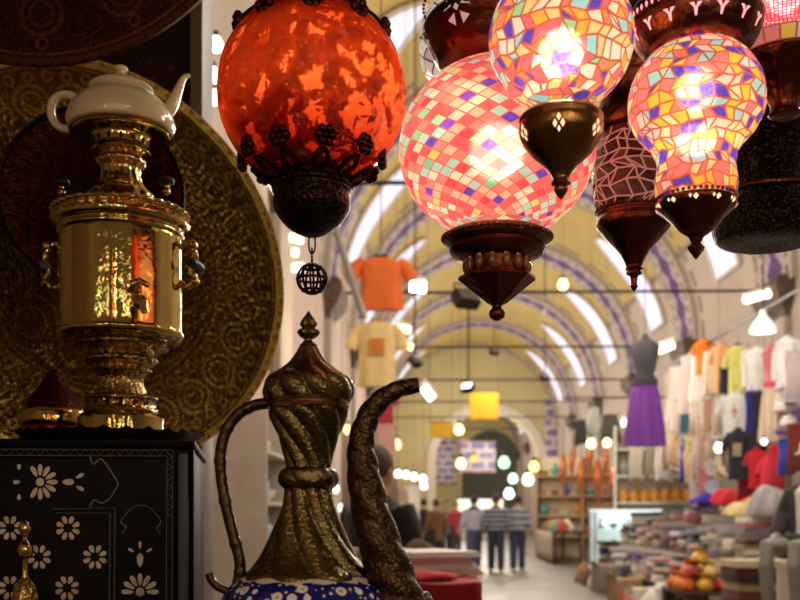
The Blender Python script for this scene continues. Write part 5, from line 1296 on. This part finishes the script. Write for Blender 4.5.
# ================================================================ PEOPLE
skin = P('skin', '#c08c70', .6); 
def stripes(name, c1, c2, f):
    if name in MATS: return MATS[name]
    a = N(name); s = a.n('SeparateXYZ'); a.set(s, 0, a.obj); m = a.math('GREATER_THAN', a.math('FRACT', a.math('MULTIPLY', s.outputs[2], f)), .52)
    p = a.pr(Base_Color=a.mix(m, lin(c1), lin(c2)), Roughness=.9); a.surf(p.outputs[0]); MATS[name] = a.m; return a.m
def remesh(b, name, m, parent, vox):
    o_ = b.build(name, m, parent); md = o_.modifiers.new('r', 'REMESH'); md.mode = 'VOXEL'; md.voxel_size = vox; md.use_smooth_shade = True
    sm = o_.modifiers.new('s', 'SMOOTH'); sm.iterations = 4; sm.factor = .5
    dg = bpy.context.evaluated_depsgraph_get(); me = bpy.data.meshes.new_from_object(o_.evaluated_get(dg)); o_.modifiers.clear(); old = o_.data; o_.data = me; bpy.data.meshes.remove(old)
    if not me.materials: me.materials.append(m)
    for p in me.polygons: p.use_smooth = True
    return o_
def person(label, x, y, H, rz, top, trousers, hair='#2a1c14', jacket=None, long=False, arms=((-.08, .02), (.08, .02)), stride=.10, vox=.016, bag=None, skirt=None, collar=None):
    """standing figure facing local -y; arms = (outward, forward) offsets of the hands"""
    T = thing('person', label, 'person', (x, y, 0), rz); s = H / 1.75
    V = lambda *p: Vector(p) * s
    legs = []
    for sx, st in ((-1, stride), (1, -stride)):
        legs.append([V(sx * .09, 0, .93), V(sx * .10, -.5 * st - .02, .52), V(sx * .10, -st * .9, .10), V(sx * .105, -st, .05)])
    def arm(i):
        sx = (-1, 1)[i]; ox, fo = arms[i]
        return [V(sx * .17, 0, 1.42), V(sx * .225, .01 - fo * .2, 1.30), V(sx * .25 + ox * .3, .03 - fo * .5, 1.10), V(sx * .25 + ox, -.02 - fo, .86)]
    # body
    b = B()
    b.tube([V(0, .0, .90), V(0, 0, 1.0), V(0, 0, 1.12), V(0, 0, 1.28), V(0, .0, 1.40), V(0, 0, 1.47)], [.15 * s, .15 * s, .14 * s, .16 * s, .165 * s, .07 * s], 20, ell=.62, up=(1, 0, 0))
    b.tube([V(0, 0, 1.44), V(0, -.01, 1.56)], .058 * s, 12)
    b.sphere(V(0, -.015, 1.64), .088 * s, 20, 14, (1, 1, 1.32))
    b.sphere(V(0, -.04, 1.585), .06 * s, 14, 10, (1, 1, .9))
    b.sphere(V(0, -.11, 1.625), .016 * s, 8, 6, (1, 1, 1.6))                     # nose
    for sx in (-1, 1): b.sphere(V(sx * .088, .0, 1.63), .02 * s, 8, 6, (.7, 1, 1.7))  # ears
    for l in legs: b.tube(l, [.085 * s, .055 * s, .042 * s, .04 * s], 12)
    for i in (0, 1):
        a_ = arm(i); b.tube(a_, [.055 * s, .047 * s, .04 * s, .028 * s], 12)
        hd = a_[-1]; d = (a_[-1] - a_[-2]).normalized(); sx = (-1, 1)[i]
        b.tube([hd, hd + d * .05 * s, hd + d * .09 * s], [.026 * s, .034 * s, .03 * s], 10, ell=.5, up=(0, 1, 0))
        for f in range(4): o_ = Vector((0, (f - 1.5) * .017 * s, 0)); b.tube([hd + d * .085 * s + o_, hd + d * (.13 + .015 * (f in (1, 2))) * s + o_ + Vector((-sx * .008, 0, 0)), hd + d * (.16 + .018 * (f in (1, 2))) * s + o_ + Vector((-sx * .022, 0, 0))], [.0085 * s, .008 * s, .007 * s], 6)
        b.tube([hd + d * .03 * s + Vector((0, -.03 * s, 0)), hd + d * .07 * s + Vector((-sx * .01, -.052 * s, 0)), hd + d * .10 * s + Vector((-sx * .02, -.05 * s, 0))], [.010 * s, .009 * s, .008 * s], 6)
    remesh(b, 'body', skin, T, min(vox, .011))
    eye = P('dark_eye', '#1c1410', .3)
    for sx in (-1, 1): b = B(); b.sphere(V(sx * .033, -.098, 1.648), .011 * s, 8, 6); b.build('eye', eye, T)
    b = B(); b.tube([V(-.026, -.093, 1.575), V(0, -.100, 1.573), V(.026, -.093, 1.575)], .006 * s, 6); b.build('mouth', P('lips', '#8a4a40', .5), T)
    # hair
    b = B(); b.sphere(V(0, .008, 1.668), .098 * s, 24, 16, (1, 1, 1.2))
    for v in b.bm.verts:
        if v.co.y < -.05 * s and v.co.z < 1.70 * s: v.co.y = -.05 * s
        if v.co.z < 1.60 * s: v.co.z = 1.60 * s - (1.60 * s - v.co.z) * (2.2 if long else .4)
    b.build('hair', P('hair_' + hair[1:], hair, .6, 0, .4, 60, .4, 90), T)
    # trousers / skirt
    b = B()
    if skirt: b.tube([V(0, 0, 1.02), V(0, 0, .90), V(0, 0, .6), V(0, 0, .35)], [.165 * s, .19 * s, .22 * s, .25 * s], 20, ell=.75, up=(1, 0, 0)); b.tube(legs[0][1:3], .05 * s); b.tube(legs[1][1:3], .05 * s)
    else:
        b.tube([V(0, 0, .86), V(0, 0, .95), V(0, 0, 1.04)], [.185 * s, .192 * s, .17 * s], 20, ell=.68, up=(1, 0, 0))
        for l in legs: b.tube(l[:3] + [l[3] + V(0, 0, -.005)], [.118 * s, .096 * s, .082 * s, .084 * s], 14)
    remesh(b, 'skirt' if skirt else 'trousers', fab(skirt or trousers), T, vox)
    # top
    tm = top if not isinstance(top, str) else fab(top)
    b = B(); lo = .62 if jacket == 'coat' else .93
    b.tube([V(0, 0, lo), V(0, 0, 1.0), V(0, 0, 1.12), V(0, 0, 1.28), V(0, .0, 1.40), V(0, 0, 1.465), V(0, -.0, 1.50)], [(.21 if jacket == 'coat' else .195) * s, .195 * s, .195 * s, .212 * s, .218 * s, .115 * s, .068 * s], 22, ell=.66, up=(1, 0, 0))
    for i in (0, 1): a_ = arm(i); b.tube(a_[:3] + [a_[3]], [.084 * s, .074 * s, .066 * s, .052 * s], 14)
    remesh(b, 'coat' if jacket else 'sweater', tm, T, vox)
    if collar:
        b = B(); b.tube([V(0, 0, 1.36), V(0, 0, 1.42), V(0, 0, 1.48), V(0, 0, 1.51)], [.205 * s, .19 * s, .115 * s, .075 * s], 22, ell=.68, up=(1, 0, 0), cap=False); b.build('yoke', fab(collar), T)
    sh = P('dark_shoe', '#1c1614', .4)
    for l in legs:
        f = l[3]; b = B(); b.tube([f + V(0, .06, -.012), f + V(0, .0, .0), f + V(0, -.09, -.012), f + V(0, -.16, -.022)], [.034 * s, .05 * s, .042 * s, .026 * s], 12, ell=.9, up=(0, 0, 1)); 
        for v in b.bm.verts: v.co.z = max(v.co.z, .0)
        b.build('shoe', sh, T)
    if bag:
        B_ = thing('handbag', bag[1], 'bag', (x, y, 0), rz); b = B(); c = arm(1)[3]; z = c.z - .16
        b.box((c.x - .05, c.y - .17, z - .30), (c.x + .09, c.y + .17, z), .03); b.build('bag_body', fab(bag[0]), B_); b = B(); b.tube([(c.x + .02, c.y - .12, z - .02), (c.x + .02, c.y - .05, z + .09), (c.x + .02, c.y + .05, z + .09), (c.x + .02, c.y + .12, z - .02)], .008, 6); b.build('handle', fab(bag[0]), B_)
    return T
def gx(px, Y): return at(px, 560, Y).x
person('man in a black jacket seen from behind beside the red table', gx(377, 5.6), 5.65, 1.75, PI - .7, '#121114', '#1c1c22', '#4a3222', jacket='jacket', vox=.014, arms=((-.02, .12), (.02, .1)))
person('man in a light grey top with navy shoulders and blue jeans', gx(474, 23.5), 23.5, 1.74, PI + .1, '#aeb0c0', '#4a5070', '#2a2420', collar='#3a4060', stride=.14)
person('man in a dark sweater with broad grey stripes and black jeans', gx(496, 23.2), 23.2, 1.76, PI, stripes('wide_stripes', '#2c2c3c', '#9a9ca8', 9.), '#2e3040', '#3a2c24', stride=-.12, arms=((-.04, .04), (.05, .0)))
person('man in a grey banded sweater and dark blue jeans', gx(518, 23.6), 23.7, 1.74, PI - .1, stripes('grey_bands', '#6c7078', '#a2a6ac', 6.), '#343a58', '#2a201c', stride=.1, arms=((-.06, .03), (.12, .02)))
person('person in a brown coat and black trousers across the aisle', gx(436, 26), 26., 1.68, PI + .5, '#6a4a28', '#241e1c', '#3a2a1c', jacket='coat', stride=.12)
person('person in a black coat behind the brown coat', gx(424, 27), 27.2, 1.7, PI, '#1e1a1c', '#221e20', '#1c1614', jacket='coat')
person('person in a red coat farther down the aisle', gx(456, 33), 33., 1.66, .2, '#a83c44', '#3c3438', '#2c201c', jacket='coat', stride=.05)
person('person in a grey coat beside the red coat', gx(446, 34), 34., 1.7, 0., '#7c7470', '#302c2c', '#241c18', jacket='coat')

# ---- seated shop mannequin at the picture edge
MX, MY, MZ = gx(812, 8.), 8., at(800, 549, 8.).z
T = thing('shop_mannequin', 'seated shop mannequin in a dark open jacket and white shirt', 'mannequin', (MX, MY, MZ), -.9)
mk = P('grey_mannequin', '#8c8880', .4)
b = B(); b.tube([(0, .0, .0), (0, .02, .15), (0, .03, .32), (0, .03, .46), (0, .03, .53)], [.15, .135, .155, .165, .06], 18, ell=.65, up=(1, 0, 0)); b.tube([(0, .03, .5), (0, .02, .62)], .05, 12); b.sphere((0, .01, .72), .085, 18, 12, (1, 1, 1.3)); b.sphere((0, -.075, .70), .015, 8, 6)
for sx in (-1, 1):
    b.tube([(sx * .09, 0, .0), (sx * .11, -.22, .02), (sx * .12, -.43, .03), (sx * .12, -.44, -.12), (sx * .12, -.42, -.42), (sx * .12, -.45, -.48), (sx * .12, -.56, -.50)], [.09, .08, .06, .06, .042, .045, .03], 14)
    b.tube([(sx * .17, .03, .46), (sx * .24, .0, .28), (sx * .22, -.14, .10), (sx * .2, -.24, .06)], [.055, .045, .038, .03], 12)
remesh(b, 'figure', mk, T, .012)
b = B(); b.tube([(0, .0, .02), (0, .02, .15), (0, .025, .32), (0, .025, .46), (0, .02, .55)], [.162, .15, .165, .172, .07], 20, ell=.68, up=(1, 0, 0)); remesh(b, 'shirt', fab('#d8d4cc'), T, .014)
jk = fab('#2a2826')
b = B()
for sx in (-1, 1):
    b.tube([(sx * .12, .045, -.05), (sx * .115, .05, .15), (sx * .115, .05, .34), (sx * .10, .04, .48), (sx * .05, .04, .54)], [.10, .095, .10, .09, .04], 16, ell=1.15, up=(1, 0, 0)); b.tube([(sx * .17, .03, .46), (sx * .25, .0, .28), (sx * .225, -.13, .11)], [.078, .065, .055], 14)
remesh(b, 'jacket', jk, T, .014)
b = B()
for sx in (-1, 1): b.tube([(sx * .05, .02, .02), (sx * .095, -.05, .02), (sx * .112, -.24, .02)], [.12, .112, .095], 16)
remesh(b, 'shorts', fab('#1c1a1a'), T, .014)
b = B(); b.lathe(spline([(.10, 0), (.105, .04), (.09, .10), (.05, .13), (.001, .14)], 4), 24, c=(0, .015, .75)); b.lathe([(.09, .755), (.135, .75), (.135, .765), (.09, .775)], 28, c=(0, .015, 0)); b.build('hat', fab('#d8cc98'), T)
ST = thing('display_block', 'pale block that the seated mannequin sits on', 'block', (MX + .05, MY + .06, 0), -.9); b = B(); b.box((-.26, -.14, 0), (.26, .3, MZ - .115), .01); b.build('block', whitep, ST); b = B(); b.box((-.28, -.16, 0), (.28, .32, .08), .01); b.build('base', P('grey_base', '#7c7870'), ST)

# ---- odds and ends on the floor before the low counter
FL = [(3.1, 13.75, .34, .3, '#e4e0da', 'white plastic sack on the floor behind the low table of pouches'), (3.05, 15.0, .3, .24, '#c04838', 'brick red cloth bag on the floor between two cartons'),
      (0, 0, 0, 0, '', ''), (3.12, 18.1, .36, .34, '#d4d0d0', 'pale sack slumped before the low bench'), (3.1, 18.8, .34, .3, '#5a4a40', 'dark brown sack before the low bench'),
      (3.1, 19.6, .34, .36, '#a07850', 'sandy brown sack near the glass case'), (2.85, 14.0, .24, .18, '#d8683c', 'orange cloth bag on the aisle floor')]
for i, (x, y, w_, h_, c, lb) in enumerate(FL):
    if i == 2: continue
    bundle((x, y, 0), w_, w_, h_, c, lb, 'sack', 'bag', seed=60 + i)
carton(3.42, 20.1 - .75 + .0, .3, .3, .3, 'pale cardboard box between the dark and sandy sacks', P('pale_card', '#bca888', .8), rz=.3) if False else None
for i, (px, py, w_, h_, c, lb, X) in enumerate(((672, 372, 9, 60, '#d8ccc0', 'oatmeal hanging scarf at the far end of the clothes rail', 5.1), (711, 352, 10, 46, '#f0dcc8', 'pale apricot hanging scarf under the orange tops', 5.05), (748, 350, 8, 44, '#f0ecd8', 'off-white narrow scarf between the yellow-green and white tops', 5.0),
        (722, 396, 10, 46, '#d8d0c4', 'stone grey hanging cloth beside the cross-printed shirt', 4.95), (795, 352, 12, 60, '#d8c8c8', 'pale mauve hanging scarf at the picture edge', 4.9), (783, 392, 10, 40, '#e8dcd4', 'ivory hanging cloth below the white jacket', 4.95), (728, 436, 9, 30, '#8c5a50', 'brown hanging scarf behind the black printed shirt', 4.95), (748, 470, 14, 30, '#a01c28', 'dark red hanging cloth behind the red t-shirts', 4.95))):
    drape(px, py, w_, h_, c, lb, X=X, rz=-.45)

PALE = [('#ece6e0', 'milk white'), ('#e2d2c8', 'shell pink'), ('#d8cab8', 'linen'), ('#f0e8dc', 'egg-shell'), ('#cdb8a8', 'dusty beige'), ('#dcd8d8', 'cloud grey'), ('#e8c8a8', 'pale peach')]
k = 0
for j, (py, X) in enumerate(((398, 5.05), (432, 4.98))):
    for i, px in enumerate((672, 681, 695, 708, 718, 729)):
        c, cn = PALE[k % 7]; k += 1
        drape(px + 3 * j, py + (i % 3) * 3, 8, 34, c, '%s fringed cloth in the %s tier of the clothes stall, %s from the aisle' % (cn, ['middle', 'lower'][j], NTH[i]), X=X - .02 * i, rz=-.45, taper=.15, hem=PALE[(k + 2) % 7][0])
# ================================================================ LIGHT
w = bpy.data.worlds.new('world'); sc.world = w; w.use_nodes = True
wt = w.node_tree; bg = wt.nodes['Background']; bg.inputs[0].default_value = (*lin('#ffd9b0'), 1); bg.inputs[1].default_value = .12
for i in range(0, 10):
    y = 7.5 + 6.4 * i
    light('POINT', (XC - .3, y, 5.4), 330, '#fff2de', .35, name='aisle_lamp')  # added lights without fixtures, for the main illumination of the hall
    light('POINT', (3.5, y - 2.5, 4.4), 130, '#fff6ec', .3, name='stall_lamp')  # added light over the stalls, no fixture
    light('POINT', (-.6, y - 1.5, 3.4), 60, '#ffe4bc', .25, name='stall_lamp')  # added light brightening the left wall
light('POINT', (-.25, .15, 2.1), 2.2, '#ffd8a0', .04)  # added small light for highlights on the foreground metal
light('POINT', (.55, -.1, 2.0), 7., '#ffe6c4', .05)  # added front light that brightens the ewer
q9 = random.Random(11)
for i in range(14):       # small lights added behind the viewer, for glints on the brass
    light('POINT', (-2.2 + .36 * i + q9.uniform(-.1, .1), -1.2 + q9.uniform(-.8, .5), q9.uniform(1.2, 2.6)), q9.uniform(.5, 1.4), q9.choice(['#fff0d0', '#ffe0b0', '#ff9080', '#fff8f0', '#d0f0d8']), .03, name='string_bulb')
for i, (x, c) in enumerate(((-1.9, '#fff4d8'), (-1.2, '#fff0c8'), (-.5, '#ff7868'), (.1, '#f4ffe8'), (.6, '#fff8e8'), (1.3, '#f0ffe8'), (2.0, '#fff0d8'))):  # narrow lights added behind the viewer, for streaks on the samovar
    light('AREA', (x, -.7, 1.9), 1.3, c, .03, (PI / 2, 0, math.atan2(x + .6, 2.5)), size_y=1.0)
light('POINT', (-.12, 1.95, 2.15), .9, '#fff0c4', .04)  # added light grazing the big brass tray
light('POINT', (.5, 4.3, 2.5), 16, '#fff0e0', .1, name='stall_lamp')  # added to brighten the cloths on the red table
light('POINT', (2.2, 7.2, 2.6), 20, '#fff4ea', .15, name='stall_lamp')  # added to brighten the seated mannequin
sc.view_settings.view_transform = 'Standard'
sc.cycles.use_denoising = True
sc.cycles.max_bounces = 10; sc.cycles.sample_clamp_indirect = 6
